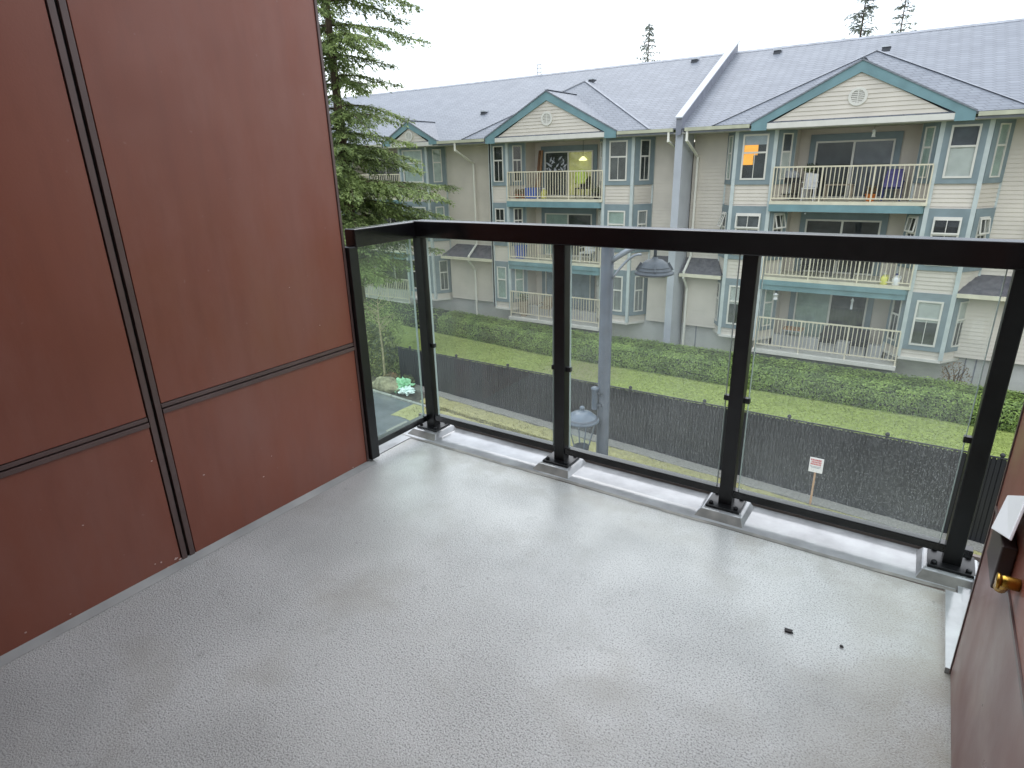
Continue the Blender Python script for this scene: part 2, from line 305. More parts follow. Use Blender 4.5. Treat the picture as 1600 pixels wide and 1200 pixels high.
# ------------------------------------------------------------------ mesh helpers
class MB:
    def __init__(s): s.v = []; s.f = []
    def quad(s, *p):
        i = len(s.v); s.v += [tuple(q) for q in p]; s.f.append(tuple(range(i, i+len(p)))); return s
    def box(s, a, b):
        x0, y0, z0 = [min(a[i], b[i]) for i in range(3)]; x1, y1, z1 = [max(a[i], b[i]) for i in range(3)]
        return s.hexa([(x0, y0, z0), (x1, y0, z0), (x1, y1, z0), (x0, y1, z0), (x0, y0, z1), (x1, y0, z1), (x1, y1, z1), (x0, y1, z1)])
    def hexa(s, p):
        i = len(s.v); s.v += [tuple(q) for q in p]
        for f in ((0, 3, 2, 1), (4, 5, 6, 7), (0, 1, 5, 4), (1, 2, 6, 5), (2, 3, 7, 6), (3, 0, 4, 7)): s.f.append(tuple(i+k for k in f))
        return s
    def beam(s, a, b, w, h, up=(0, 0, 1)):
        a = Vector(a); b = Vector(b); d = (b-a).normalized(); u = Vector(up); sd = d.cross(u)
        if sd.length < 1e-4: sd = d.cross(Vector((0, 1, 0)))
        sd.normalize(); u = sd.cross(d).normalized(); p = []
        for q in (a, b):
            for sx, sz in ((-1, -1), (1, -1), (1, 1), (-1, 1)): p.append(q+sd*w/2*sx+u*h/2*sz)
        i = len(s.v); s.v += [tuple(q) for q in p]
        for f in ((0, 1, 2, 3), (7, 6, 5, 4), (0, 4, 5, 1), (1, 5, 6, 2), (2, 6, 7, 3), (3, 7, 4, 0)): s.f.append(tuple(i+k for k in f))
        return s
    def tube(s, pts, r, n=10, cap=True):
        pts = [Vector(p) for p in pts]; rs = r if isinstance(r, (list, tuple)) else [r]*len(pts)
        i0 = len(s.v); side = None
        for k, p in enumerate(pts):
            d = (pts[min(k+1, len(pts)-1)]-pts[max(k-1, 0)]).normalized()
            if side is None: side = d.cross(Vector((0, 0, 1)) if abs(d.z) < .9 else Vector((1, 0, 0))).normalized()
            else: side = (side-d*side.dot(d)).normalized()
            u = d.cross(side)
            for j in range(n):
                a = 2*math.pi*j/n; s.v.append(tuple(p+(side*math.cos(a)+u*math.sin(a))*rs[k]))
        for k in range(len(pts)-1):
            for j in range(n):
                a = i0+k*n+j; b = i0+k*n+(j+1) % n; s.f.append((a, b, b+n, a+n))
        if cap:
            s.f.append(tuple(i0+j for j in range(n))[::-1]); s.f.append(tuple(i0+(len(pts)-1)*n+j for j in range(n)))
        return s
    def lathe(s, c, prof, n=24):
        c = Vector(c); i0 = len(s.v)
        for r, z in prof:
            for j in range(n):
                a = 2*math.pi*j/n; s.v.append((c.x+r*math.cos(a), c.y+r*math.sin(a), c.z+z))
        for k in range(len(prof)-1):
            for j in range(n):
                a = i0+k*n+j; b = i0+k*n+(j+1) % n; s.f.append((a, b, b+n, a+n))
        return s
    def prism(s, poly, d):
        i = len(s.v); n = len(poly); d = Vector(d)
        s.v += [tuple(p) for p in poly]+[tuple(Vector(p)+d) for p in poly]
        s.f.append(tuple(range(i, i+n))[::-1]); s.f.append(tuple(range(i+n, i+2*n)))
        for k in range(n): s.f.append((i+k, i+(k+1) % n, i+n+(k+1) % n, i+n+k))
        return s
    def build(s, name, m, parent=None, smooth=False, bevel=0, **props):
        me = bpy.data.meshes.new(name); v = s.v
        if parent is not None:
            o0 = wloc(parent); v = [(x-o0.x, y-o0.y, z-o0.z) for x, y, z in v]
        me.from_pydata(v, [], s.f); me.update(); me.materials.append(M[m] if isinstance(m, str) else m)
        if smooth:
            for p in me.polygons: p.use_smooth = True
        o = bpy.data.objects.new(name, me); COL.objects.link(o)
        if parent is not None: o.parent = parent
        if bevel:
            bm = o.modifiers.new('bevel', 'BEVEL'); bm.width = bevel; bm.segments = 2; bm.limit_method = 'ANGLE'
        for k, val in props.items(): o[k] = val
        return o
def wloc(o):
    p = Vector((0, 0, 0))
    while o is not None: p = p+o.location; o = o.parent
    return p
def thing(name, label, cat, loc=(0, 0, 0), group=None):
    o = bpy.data.objects.new(name, None); COL.objects.link(o); o.location = loc; o.empty_display_size = .1
    o['label'] = label; o['category'] = cat
    if group: o['group'] = group
    return o
def struct(name, mb, m, parent=None, **k):
    o = mb.build(name, m, parent, **k)
    if parent is None: o['kind'] = 'structure'
    return o

# ================================================================== GROUND
GZ = -6.6
def zg(x): return -6.33-.047*(x+12.9)
g = MB(); g.quad((-260, -120, -8.4), (260, -120, -8.4), (260, 420, -8.4), (-260, 420, -8.4)); struct('ground', g, 'earth')
struct('lawn', MB().box((-60, 15.75, -8.3), (40, 60, GZ)), 'lawn')
def strip(name, x0, x1, y0, y1, dz, m, rough=0., nx=60, drop=.25, ny=3):
    g = MB(); rr = random.Random(name)
    idx = {}
    for i in range(nx+1):
        x = x0+(x1-x0)*i/nx
        for j in range(ny+1):
            y = y0+(y1-y0)*j/ny
            if rough and j in (0, ny): y += rr.uniform(-rough, rough)
            idx[i, j] = len(g.v); g.v.append((x, y, zg(x)+dz+(rr.uniform(0, rough*.3) if 0 < j < ny else 0)))
        for j in (0, ny):
            x_, y_, z_ = g.v[idx[i, j]]; idx[i, 'b%d' % j] = len(g.v); g.v.append((x_, y_, z_-drop))
    for i in range(nx):
        for j in range(ny): g.f.append((idx[i, j], idx[i+1, j], idx[i+1, j+1], idx[i, j+1]))
        for j in (0, ny): g.f.append((idx[i, j], idx[i+1, j], idx[i+1, 'b%d' % j], idx[i, 'b%d' % j]))
    return struct(name, g, m)
strip('soil_bed', -40, 26, 3.0, 15.72, -.03, 'soil', 0, drop=1.2)
strip('gravel_strip', -16.2, 22, 15.2, 15.7, .05, 'gravel', .03, 130)
strip('moss_strip', -13.7, 22, 14.50, 15.18, .035, 'moss', .05, 130)
strip('soil_joint', -13.7, 22, 14.38, 14.52, .005, 'joint_soil', .02, 100)
strip('moss_verge', -13.7, 22, 13.15, 14.36, .02, 'moss', .06, 130)
strip('gravel_path', -13.0, 22, 12.0, 13.12, .01, 'gravel', .05, 100)
strip('asphalt_drive', -40, -12.9, 5.0, 14.22, .01, 'asphalt', .015, 60)
k = MB(); k.box((-18.4, 14.24, -6.4), (-12.9, 14.36, -5.98)); 
kb = MB()
for i in range(6):
    x0 = -18.6+i*.95; kb.hexa([(x0, 14.24, zg(x0)-.2), (x0+.92, 14.24, zg(x0)-.2), (x0+.92, 14.36, zg(x0)-.2), (x0, 14.36, zg(x0)-.2), (x0, 14.24, zg(x0)+.05), (x0+.92, 14.24, zg(x0+.92)+.05), (x0+.92, 14.36, zg(x0+.92)+.05), (x0, 14.36, zg(x0)+.05)])
struct('kerb', kb, 'kerb')

# grass blades near the fence line and across the lawn (short tufts)
g = MB(); rr = random.Random(3)
for i in range(26000):
    x = rr.uniform(-20, 7); y = rr.uniform(18.6, 22.4) if rr.random() < .9 else rr.uniform(15.9, 18.6)
    a = rr.uniform(0, 6.28); h = rr.uniform(.015, .04); w_ = rr.uniform(.012, .03); dx, dy = math.cos(a)*w_, math.sin(a)*w_
    g.quad((x-dx, y-dy, GZ), (x+dx, y+dy, GZ), (x+rr.uniform(-.03, .03), y+rr.uniform(-.03, .03), GZ+h))
o = g.build('grass', 'grass_blade', kind='stuff', label='short green lawn grass between the dark fence and the hedge', category='grass')
g = MB()
for i in range(15000):
    x = rr.uniform(-13.5, 4); y = rr.choice((rr.gauss(14.82, .18), rr.gauss(13.8, .3), rr.gauss(14.45, .05)))
    a = rr.uniform(0, 6.28); h = rr.uniform(.02, .07); w_ = rr.uniform(.01, .02); dx, dy = math.cos(a)*w_, math.sin(a)*w_
    z = zg(x)+.02; g.quad((x-dx, y-dy, z), (x+dx, y+dy, z), (x+rr.uniform(-.04, .04), y+rr.uniform(-.04, .04), z+h))
M['dry_grass'] = leaf_mat('dry_grass', (.20, .19, .08), (.32, .31, .13), (.42, .40, .18), 2, .7)
g.build('dry_grass', 'dry_grass', kind='stuff', label='thin yellowish grass growing along the mossy verge', category='grass')

# ================================================================== OPPOSITE BUILDING
YF, YW, YE, ZE = 25.0, 25.8, 24.4, 2.5
RY, RZ = 31.02, 5.81
B = thing('apartment_building', 'beige three storey apartment building with teal gables and grey shingle roof beyond the hedge', 'building', (-8.5, YF, GZ))
LV = [-5.8, -3.03, -.25]
def siding(a, b, z0, z1, name='siding_wall', parent=B, m='siding', poly=None, pitch=.135):
    """lapped boards between plan points a, b (outside = right hand side going a->b seen from above is -normal)"""
    a = Vector((a[0], a[1], 0)); b = Vector((b[0], b[1], 0)); d = (b-a).normalized(); nrm = Vector((d.y, -d.x, 0))
    g = MB(); z = z0
    while z < z1-1e-4:
        zt = min(z+pitch, z1)
        if poly: xa, xb = poly(z); xa2, xb2 = poly(zt)
        else: xa, xb, xa2, xb2 = a, b, a, b
        if (Vector(xb)-Vector(xa)).length < .03: break
        lo = nrm*.022; Z = Vector((0, 0, 1))
        g.quad(Vector(xa)+lo+Z*z, Vector(xb)+lo+Z*z, Vector(xb2)+Z*zt, Vector(xa2)+Z*zt)
        g.quad(Vector(xa)+Z*z, Vector(xb)+Z*z, Vector(xb)+lo+Z*z, Vector(xa)+lo+Z*z)
        z = zt
    if poly is None:
        g.hexa([a-nrm*.12+Vector((0, 0, z0)), b-nrm*.12+Vector((0, 0, z0)), b-nrm*.004+Vector((0, 0, z0)), a-nrm*.004+Vector((0, 0, z0)),
                a-nrm*.12+Vector((0, 0, z1)), b-nrm*.12+Vector((0, 0, z1)), b-nrm*.004+Vector((0, 0, z1)), a-nrm*.004+Vector((0, 0, z1))])
    return g.build(name, m, parent)

def window(a, b, t0, t1, z0, z1, kind='dark', split=.42, cz0=None, cz1=None, awning=False, muntin=True, casing='teal_grey', tilt=.12):
    """a,b plan ends of the wall facet; t0,t1 metres along it for the white frame; casing covers the whole facet width between cz0..cz1"""
    a = Vector((a[0], a[1], 0)); b = Vector((b[0], b[1], 0)); L = (b-a).length; d = (b-a).normalized(); n = Vector((d.y, -d.x, 0))
    def P(t, z, o=0.): return a+d*t+n*(o+.022)+Vector((0, 0, z))
    def slab(g, ta, tb, za, zb, oa, ob):
        g.hexa([P(ta, za, ob), P(tb, za, ob), P(tb, za, oa), P(ta, za, oa), P(ta, zb, ob), P(tb, zb, ob), P(tb, zb, oa), P(ta, zb, oa)])
    cz0 = z0-.13 if cz0 is None else cz0; cz1 = z1+.16 if cz1 is None else cz1
    W = MB(); ca, cb = max(.0, t0-.19), min(L, t1+.19)
    if L < 3: ca, cb = .05, L-.05
    slab(W, ca, t0, cz0, cz1, .018, .05); slab(W, t1, cb, cz0, cz1, .018, .05)
    slab(W, t0, t1, z1, cz1, .018, .05); slab(W, t0, t1, cz0, z0, .018, .05)
    win = W.build('window', casing, B)
    fr = MB(); f = .045 if t1-t0 < .6 else .06
    slab(fr, t0, t0+f, z0, z1, .02, .075); slab(fr, t1-f, t1, z0, z1, .02, .075)
    slab(fr, t0+f, t1-f, z1-f, z1, .02, .075); slab(fr, t0+f, t1-f, z0, z0+f, .02, .075)
    zs = z1-(z1-z0)*split
    slab(fr, t0+f, t1-f, zs-.03, zs+.03, .02, .07)
    if muntin:
        tm = (t0+t1)/2; slab(fr, tm-.011, tm+.011, z0+f, zs-.03, .045, .06)
        if muntin == 2: slab(fr, tm-.011, tm+.011, zs+.03, z1-f, .045, .06)
    fr.build('frame', 'white_frame', win)
    g = MB(); slab(g, t0+f, t1-f, z0+f, zs-.03, .040, .044)
    if not awning: slab(g, t0+f, t1-f, zs+.03, z1-f, .040, .044)
    g.build('pane', 'pane', win)
    def back(ta, tb, za, zb, m_, nm='blind', off=.024):
        q = MB(); slab(q, ta, tb, za, zb, off-.004, off+.004); q.build(nm, m_, win)
    i0, i1, j0, j1 = t0+f*.5, t1-f*.5, z0+f*.5, z1-f*.5
    base = {'dark': 'room', 'mid': 'room_mid', 'blind': 'blind', 'green': 'blind_green', 'blue': 'blind_blue', 'vert': 'blind_vert'}
    if kind in base: back(i0, i1, j0, j1, base[kind], 'blind' if kind not in ('dark', 'mid') else 'dark_interior')
    elif kind == 'half': back(i0, i1, j0, zs-.12, 'room_mid', 'dark_interior'); back(i0, i1, zs-.12, j1, 'blind')
    elif kind == 'half2': back(i0, i1, j0, zs, 'blind'); back(i0, i1, zs, j1, 'screen_grey', 'dark_interior')
    elif kind == 'orange':
        back(i0, i1, j0, zs-.1, 'room', 'dark_interior'); back(i0, i1, z1-.36, j1, 'blind_blue')
        back(i0+.02, i0+(i1-i0)*.62, zs-.08, z1-.37, 'lit_curtain', 'lit_curtain', .0295); back(i0+(i1-i0)*.62, i1, zs-.1, z1-.36, 'room', 'dark_interior')
        back(i0+.02, i0+(i1-i0)*.45, zs-.42, zs-.08, 'lit_curtain', 'lit_curtain', .0295)
    if awning:  # top-hung sash tilted outwards
        za, zb, op = zs+.03, z1-f, tilt
        g = MB(); ff = .045
        def T(t, u, o=0.):  # u 0 bottom..1 top
            return P(t, za+(zb-za)*u+.0, .08+op*(1-u)+o)
        def bar(ta, tb, ua, ub): g.hexa([T(ta, ua, .03), T(tb, ua, .03), T(tb, ua), T(ta, ua), T(ta, ub, .03), T(tb, ub, .03), T(tb, ub), T(ta, ub)])
        uf = ff/(zb-za)
        bar(t0, t0+ff, 0, 1); bar(t1-ff, t1, 0, 1); bar(t0+ff, t1-ff, 0, uf); bar(t0+ff, t1-ff, 1-uf, 1); tm = (t0+t1)/2; bar(tm-.01, tm+.01, uf, 1-uf)
        g.build('sash', 'white_frame', win)
        g = MB(); g.quad(T(t0+ff, uf, .015), T(t1-ff, uf, .015), T(t1-ff, 1-uf, .015), T(t0+ff, 1-uf, .015)); g.build('pane', 'pane', win)
    return win
def corner(x, y, z0, z1, w_=.10, m='corner_board', name='corner_board'):
    MB().box((x-w_/2, y-w_/2-.01, z0), (x+w_/2, y+w_/2, z1)).build(name, m, B)

def bay(xs, kinds, hide=None, wz=None, topz=2.40):
    """xs: 4 plan points (outer wall, front a, front b, other wall); kinds[level][facet]"""
    z0 = -5.42
    for i in range(3):
        siding(xs[i], xs[i+1], z0, topz, 'bay_wall')
    for p in xs[1:3]:
        corner(p[0], p[1], z0, topz, .13)
    for e, p in ((0, xs[0]), (1, xs[3])): corner(p[0], p[1]-.02, z0, topz, .07)
    lg = MB(); poly = [(p[0], p[1]-.07 if i in (1, 2) else p[1]-.05, z0-.10) for i, p in enumerate(xs)]+[(xs[3][0], YW+.1, z0-.10), (xs[0][0], YW+.1, z0-.10)]
    lg.prism(poly, (0, 0, .10)); lg.build('bay_ledge', 'white_frame', B)
    for lv in range(3):
        s = LV[lv]; zb, zt = s+.84, s+2.42
        for i in range(3):
            a, b = xs[i], xs[i+1]; L = math.dist(a, b); k = kinds[lv][i]
            if k is None: continue
            m_ = .24 if L > 1.1 else (.2 if L > .95 else .19)
            if i != 1: m_ = (L-.46)/2
            aw = isinstance(k, tuple); kk = k[0] if aw else k
            window(a, b, m_, L-m_, zb, zt, kk, .40 if lv != 1 else .36, zb-.17, min(zt+(.26 if lv < 2 else .22), topz), awning=aw, muntin=(2 if kk == 'dark' and lv == 1 else (kk not in ('blind', 'half2', 'green'))), casing='teal_grey', tilt=(k[1] if aw and len(k) > 1 else .06))

def balcony(c, lv, y0=24.86, yb=26.6, hw=2.45):
    s = LV[lv]
    if lv == 0:
        sl = MB().box((c-hw-.02, y0-.1, s-.14), (c+hw+.02, yb, s)).build('balcony_slab', 'white_frame', B)
    else:
        sl = MB().box((c-hw, y0-.02, s-.02), (c+hw, yb, s+.09)).build('balcony_slab', 'cream', B)
        pts = [(c-hw, yb), (c-hw, y0-.04), (c+hw-.35, y0-.04), (c+hw-.12, y0+.02), (c+hw, y0+.16), (c+hw, yb)]
        if lv == 2:
            MB().prism([(x, y, s-.27) for x, y in pts], (0, 0, .246)).build('fascia', 'teal', sl)
        else:
            MB().prism([(x, y, s-.20) for x, y in pts], (0, 0, .176)).build('fascia', 'teal', sl)
            MB().prism([(x, y+.05 if y < yb else y, s-.40) for x, y in pts], (0, 0, .197)).build('fascia', 'teal', sl)
    # railing
    base = s+.09 if lv else s
    rl = MB(); rl.box((c-hw+.02, y0+.03, s+1.24), (c+hw-.02, y0+.08, s+1.29)); rl.box((c-hw+.02, y0+.035, s+.17), (c+hw-.02, y0+.075, s+.21))
    for x in (c-hw+.03, c-.8, c+.8, c+hw-.03): rl.box((x-.022, y0+.033, base), (x+.022, y0+.077, s+1.238))
    r = rl.build('balcony_railing', 'cream_rail', B)
    g = MB(); n = 36
    for i in range(1, n):
        x = c-hw+2*hw*i/n; g.box((x-.013, y0+.042, s+.21), (x+.013, y0+.068, s+1.24))
    g.build('balusters', 'cream_rail', r, kind='stuff')

def sliding_door(c, lv, x0, x1, left='dark', right='dark', yb=26.6):
    s = LV[lv]; z0, z1 = s+.12, s+2.12
    D = MB()
    for q in ((x0-.2, x0, z0, z1+.24), (x1, x1+.2, z0, z1+.24), (x0, x1, z1, z1+.24)): D.box((q[0], yb-.06, q[2]), (q[1], yb-.02, q[3]))
    d = D.build('sliding_door', 'teal_grey', B)
    fr = MB(); f = .06; xm = (x0+x1)/2
    for q in ((x0, x0+f, z0, z1), (x1-f, x1, z0, z1), (x0+f, x1-f, z1-f, z1), (x0+f, x1-f, z0, z0+f), (xm-.035, xm+.035, z0+f, z1-f)): fr.box((q[0], yb-.085, q[2]), (q[1], yb-.022, q[3]))
    fr.build('frame', 'white_frame', d)
    g = MB(); g.box((x0+f, yb-.045, z0+f), (xm-.035, yb-.04, z1-f)); g.box((xm+.035, yb-.045, z0+f), (x1-f, yb-.04, z1-f)); g.build('pane', 'pane', d)
    mp = {'dark': 'room', 'mid': 'room_mid', 'blind': 'blind', 'green': 'blind_green', 'blue': 'blind_blue', 'vert': 'blind_vert', 'lit': 'glow_wall', 'screen': 'screen_grey'}
    for (a, b, kk) in ((x0+f*.5, xm, left), (xm, x1-f*.5, right)):
        MB().box((a, yb-.03, z0+.02), (b, yb-.024, z1-.02)).build('dark_interior' if kk in ('dark', 'mid', 'screen') else 'blind', mp[kk], d)  # the lit backing is a glowing room wall, not a blind
    return d

def gable(c, hw, za, yg=24.36, big=True, zv=None, rv=.28):
    zf = ZE-.04; sl = (za-zf)/hw; lowc = zf
    # gable wall: lapped siding triangle
    yw = yg+.075; zw0 = zf-.06; tw = (za-.30)
    def poly(z):
        h = max(0., (tw-z)/sl); h = min(h, hw-.45 if big else hw-.35); return (c-h, yw, 0), (c+h, yw, 0)
    gw = siding((c-1, yw), (c+1, yw), zw0, tw, 'gable_wall', poly=poly)
    MB().box((c-hw+.3, yw-.06, zw0-.09), (c+hw-.3, yw-.035, zf+.03)).build('beam', 'white_frame', gw)
    # rake boards with plumb-cut foot
    th = .34 if big else .30
    for sgn in (-1, 1):
        g = MB(); A = (c, yg, za); F0 = (c+sgn*hw, yg, zf+.05); F1 = (c+sgn*hw, yg, zf-.20 if big else zf-.1); F2 = (c+sgn*(hw-.52), yg, zf-.20 if big else zf-.1); F3 = (c+sgn*(hw-.52), yg, zf+.52*sl-th+.11); A2 = (c, yg, za-th)
        P = [A, F0, F1, F2, F3, A2]
        if sgn > 0: P = P[::-1]
        g.prism(P, (0, .05, 0)); g.build('rake_board', 'teal', B)
    # roof planes of the gable, running back into the main roof
    back = YE+(za-ZE)/.5+.6
    for sgn in (-1, 1):
        P = [(c, yg-.03, za+.05), (c+sgn*(hw+.03), yg-.03, zf+.09), (c+sgn*(hw+.03), YE+.6, zf+.09), (c, back, za+.05)]
        q = [(x, y, z-.055) for x, y, z in P]
        MB().hexa(q+P).build('gable_roof', 'shingle', B)
        if True: MB().quad((c, yg+.06, za-.02), (c+sgn*hw, yg+.06, zf+.02), (c+sgn*hw, yw+.03, zf+.02), (c, yw+.03, za-.02)).build('rake_soffit', 'soffit', B)
    MB().beam((c, yg-.03, za+.065), (c, back-.5, za+.054), .16, .008).build('ridge_cap', 'ridge_cap', B)
    # round louvred vent
    zv = zv or 3.15
    g = MB(); n = 28; ring = MB()
    for r0, r1, y_, m_ in ((rv*.70, rv, yw-.05, 0),):
        i0 = len(ring.v)
        for j in range(n):
            a = 2*math.pi*j/n
            for r_, yy in ((r1, yw-.0), (r1, y_), (r0, y_), (r0, yw-.0)): ring.v.append((c+r_*math.cos(a), yy, zv+r_*math.sin(a)))
        for j in range(n):
            for k in range(3): ring.f.append((i0+4*j+k, i0+4*((j+1) % n)+k, i0+4*((j+1) % n)+k+1, i0+4*j+k+1))
    v = ring.build('gable_vent', 'white_frame', B)
    for k in range(-3, 4):
        z = k*rv*.2; h = math.sqrt(max(0, (rv*.72)**2-z*z)); g.box((c-h, yw-.035, zv+z-.012), (c+h, yw-.022, zv+z+.018))
    g.box((c-.015, yw-.045, zv-rv*.7), (c+.015, yw-.03, zv+rv*.7))
    g.build('louvres', 'white_frame', v, kind='stuff')
    dsk = MB(); i0 = 0
    dsk.v = [(c+rv*.72*math.cos(2*math.pi*j/n), yw-.02, zv+rv*.72*math.sin(2*math.pi*j/n)) for j in range(n)]; dsk.f = [tuple(range(n))]
    dsk.build('vent_backing', 'soffit', v)

# --- main roof
X0, X1 = -36, 20
t = .06
P = [(X0, YE, ZE), (X1, YE, ZE), (X1, RY, RZ), (X0, RY, RZ)]
MB().hexa([(x, y, z-t) for x, y, z in P]+P).build('roof', 'shingle', B)
MB().hexa([(X0, RY, RZ-.06), (X1, RY, RZ-.06), (X1, RY+6.6, ZE-.06), (X0, RY+6.6, ZE-.06), (X0, RY, RZ), (X1, RY, RZ), (X1, RY+6.6, ZE), (X0, RY+6.6, ZE)]).build('roof', 'shingle', B)
MB().prism([(X0, RY-.2, RZ-.088), (X0, RY, RZ+.016), (X0, RY+.2, RZ-.088)], (X1-X0, 0, 0)).build('ridge_cap', 'ridge_cap', B)
# cross hips over each balcony bay
def cross_hip(c, w_=4.65, H=4.88, yh=27.9):
    yt = YE+(H-ZE)/.5+.05; z0 = ZE+.01
    L, Rr, Hh, T = (c-w_, YE-.01, z0), (c+w_, YE-.01, z0), (c, yh, H), (c, yt, H)
    g = MB(); g.quad(L, Rr, Hh); g.quad(L, Hh, T); g.quad(Rr, T, Hh)
    o = g.build('cross_hip_roof', 'shingle', B)
    for p in (L, Rr): MB().beam((p[0], p[1], p[2]+.01), (Hh[0], Hh[1], Hh[2]+.02), .12, .008).build('ridge_cap', 'ridge_cap', B)
CENT = [-26.05, -14.38, -2.68, 9.02]
for c in CENT[1:]: cross_hip(c)
for c in CENT[1:]: gable(c, 3.24, 4.2)
gable(-22.3, 1.80, 3.46, big=False, zv=2.80, rv=.24)
# soffit + gutter
MB().box((X0, YE+.02, ZE-.22), (X1, YW+.02, ZE-.16)).build('soffit', 'soffit', B)
segs = [(X0, -24.15), (-20.45, -14.38-3.3), (-14.38+3.3, -8.78), (-8.32, -2.68-3.3), (-2.68+3.3, 9.02-3.3), (9.02+3.3, X1)]
for a, b in segs:
    g = MB(); g.box((a, YE-.11, ZE-.13), (b, YE-.02, ZE-.01)); g.build('gutter', 'gutter', B)
    MB().box((a, YE-.02, ZE-.20), (b, YE+.03, ZE-.02)).build('fascia_board', 'party_dark', B)
# --- party wall pier and parapet
g = MB(); g.box((-8.70, 24.45, -7.0), (-8.41, YW, ZE-.05)); g.build('party_wall', 'party', B)
g = MB()
p0, p1 = Vector((-8.56, 24.30, ZE-.02)), Vector((-8.56, RY+.1, RZ+.08))
g.hexa([(-8.66, p0.y, p0.z-.25), (-8.46, p0.y, p0.z-.25), (-8.46, p1.y, p1.z-.25), (-8.66, p1.y, p1.z-.25), (-8.66, p0.y, p0.z+.34), (-8.46, p0.y, p0.z+.34), (-8.46, p1.y, p1.z+.36), (-8.66, p1.y, p1.z+.36)])
g.build('parapet', 'party_dark', B)
g = MB(); g.hexa([(-8.70, p0.y-.05, p0.z+.342), (-8.42, p0.y-.05, p0.z+.342), (-8.42, p1.y+.1, p1.z+.37), (-8.70, p1.y+.1, p1.z+.37), (-8.70, p0.y-.05, p0.z+.39), (-8.42, p0.y-.05, p0.z+.39), (-8.42, p1.y+.1, p1.z+.42), (-8.70, p1.y+.1, p1.z+.42)])
g.build('parapet_cap', 'party', B)
# --- main walls
def mw(x0, x1, y=YW, z0=-5.35, z1=2.32): siding((x0, y), (x1, y), z0, z1, 'siding_wall')
mw(-36, CENT[0]-4.35); mw(CENT[0]+4.35, CENT[1]-3.42); mw(CENT[1]+4.35, -8.74); mw(-8.38, CENT[2]-4.4); mw(CENT[2]+4.33, CENT[3]-4.4); mw(CENT[3]+4.33, X1)
# foundation
for a, b in ((-36, -8.75), (-8.37, X1)): MB().box((a, 25.72, -8.3), (b, 25.98, -5.352)).build('foundation', 'concrete', B)
for x in (-26, -14.4, -2.7, 9.0):
    MB().box((x-2.4, 25.2, -6.9), (x+2.4, 25.71, -5.95)).build('crawl_vent', 'party_dark', B)
for x in (-7.72, 1.8, 2.1): MB().box((x-.02, 25.70, -6.9), (x+.02, 25.718, -5.4)).build('foundation_joint', 'party_dark', B)
# back end walls so the block is closed
MB().box((X0, 26.8, -8), (X0+.2, RY+6, 2.3)).build('end_wall', 'siding', B); MB().box((X1-.2, 26.8, -8), (X1, RY+6, 2.3)).build('end_wall', 'siding', B)
MB().box((X0, RY+5.8, -8), (X1, RY+6, 2.3)).build('rear_wall', 'siding', B)

# --- modules
def module(c, la, lb, kl, kr, doors, leftgap=4.35):
    bayL = [(c-leftgap-.0, YW), (c-la, YF), (c-2.47, YF), (c-1.95, 25.72)]
    bayR = [(c+1.95, 25.72), (c+2.47, YF), (c+lb, YF), (c+lb+.58, YW)]
    bay(bayL, kl); bay(bayR, kr)
    for sx, x in ((-1, c-1.95), (1, c+1.95)):
        a, b = ((x, 25.72), (x, 26.6)) if sx < 0 else ((x, 26.6), (x, 25.72))
        siding(a, b, -5.8, 2.4, 'side_wall')
    siding((c-1.95, 26.6), (c+1.95, 26.6), -5.8, 2.4, 'rear_balcony_wall')
    MB().box((c-2.47, 24.75, 2.30), (c+2.47, 26.6, 2.36)).build('ceiling_panel', 'soffit', B)
    for lv in range(3): balcony(c, lv)
    for lv, (l, r_) in enumerate(doors): sliding_door(c, lv, c-1.38, c+1.16, l, r_)
module(CENT[2], 3.85, 3.72,
       [['mid', 'half', 'green'], [('mid', .16), ('mid', .05), ('mid', .16)], ['green', 'orange', 'half2']],
       [['mid', 'half', 'half'], [('mid',), ('dark',), ('mid',)], ['green', 'half2', 'green']],
       [('green', 'mid'), ('dark', 'dark'), ('dark', 'screen')], 4.35)
module(CENT[1], 3.40, 3.76,
       [[None, 'green', 'green'], [None, 'dark', 'dark'], [None, 'dark', 'dark']],
       [['blue', 'vert', 'vert'], ['blind', 'green', 'vert'], ['mid', 'mid', 'mid']],
       [('blue', 'blue'), ('green', 'mid'), ('mid', 'lit')], 3.46)
module(CENT[0], 3.5, 4.3,
       [[None, 'dark', 'dark'], [None, 'mid', 'dark'], [None, 'dark', 'dark']],
       [['mid', 'dark', 'mid'], ['mid', 'green', 'green'], ['dark', 'green', 'green']],
       [('mid', 'dark'), ('mid', 'dark'), ('dark', 'mid')], 3.6)
module(CENT[3], 3.85, 3.72, [['mid', 'green', 'green'], ['mid', 'dark', 'mid'], ['green', 'dark', 'green']],
       [['mid', 'half', 'half'], ['dark', 'green', 'mid'], ['green', 'half', 'green']], [('mid', 'green'), ('dark', 'dark'), ('green', 'mid')], 4.35)
# --- pent roofs between the bays at first floor level
def pent(x0, x1, hipl=True, hipr=True):
    yb, ye, zt, zb = 25.79, 24.98, -2.52, -3.05
    a = .42
    P = [(x0, ye, zb), (x1, ye, zb), (x1-(a if hipr else 0), yb, zt), (x0+(a if hipl else 0), yb, zt)]
    g = MB(); g.hexa([(p[0], p[1], p[2]-.05) for p in P]+P)
    if hipl: g.quad((x0, ye, zb), (x0+a, yb, zt), (x0, yb, zb))
    if hipr: g.quad((x1, ye, zb), (x1, yb, zb), (x1-a, yb, zt))
    o = g.build('pent_roof', 'shingle_dark', B)
    MB().box((x0, ye-.09, zb-.14), (x1, ye-.005, zb-.01)).build('pent_gutter', 'cream', o)
    MB().box((x0+.02, ye+.005, zb-.14), (x1-.02, yb-.005, zb-.06)).build('pent_soffit', 'soffit', o)
    siding((x0+.15, 25.5), (x1-.15, 25.5), -5.35, zb-.145, 'lower_wall')
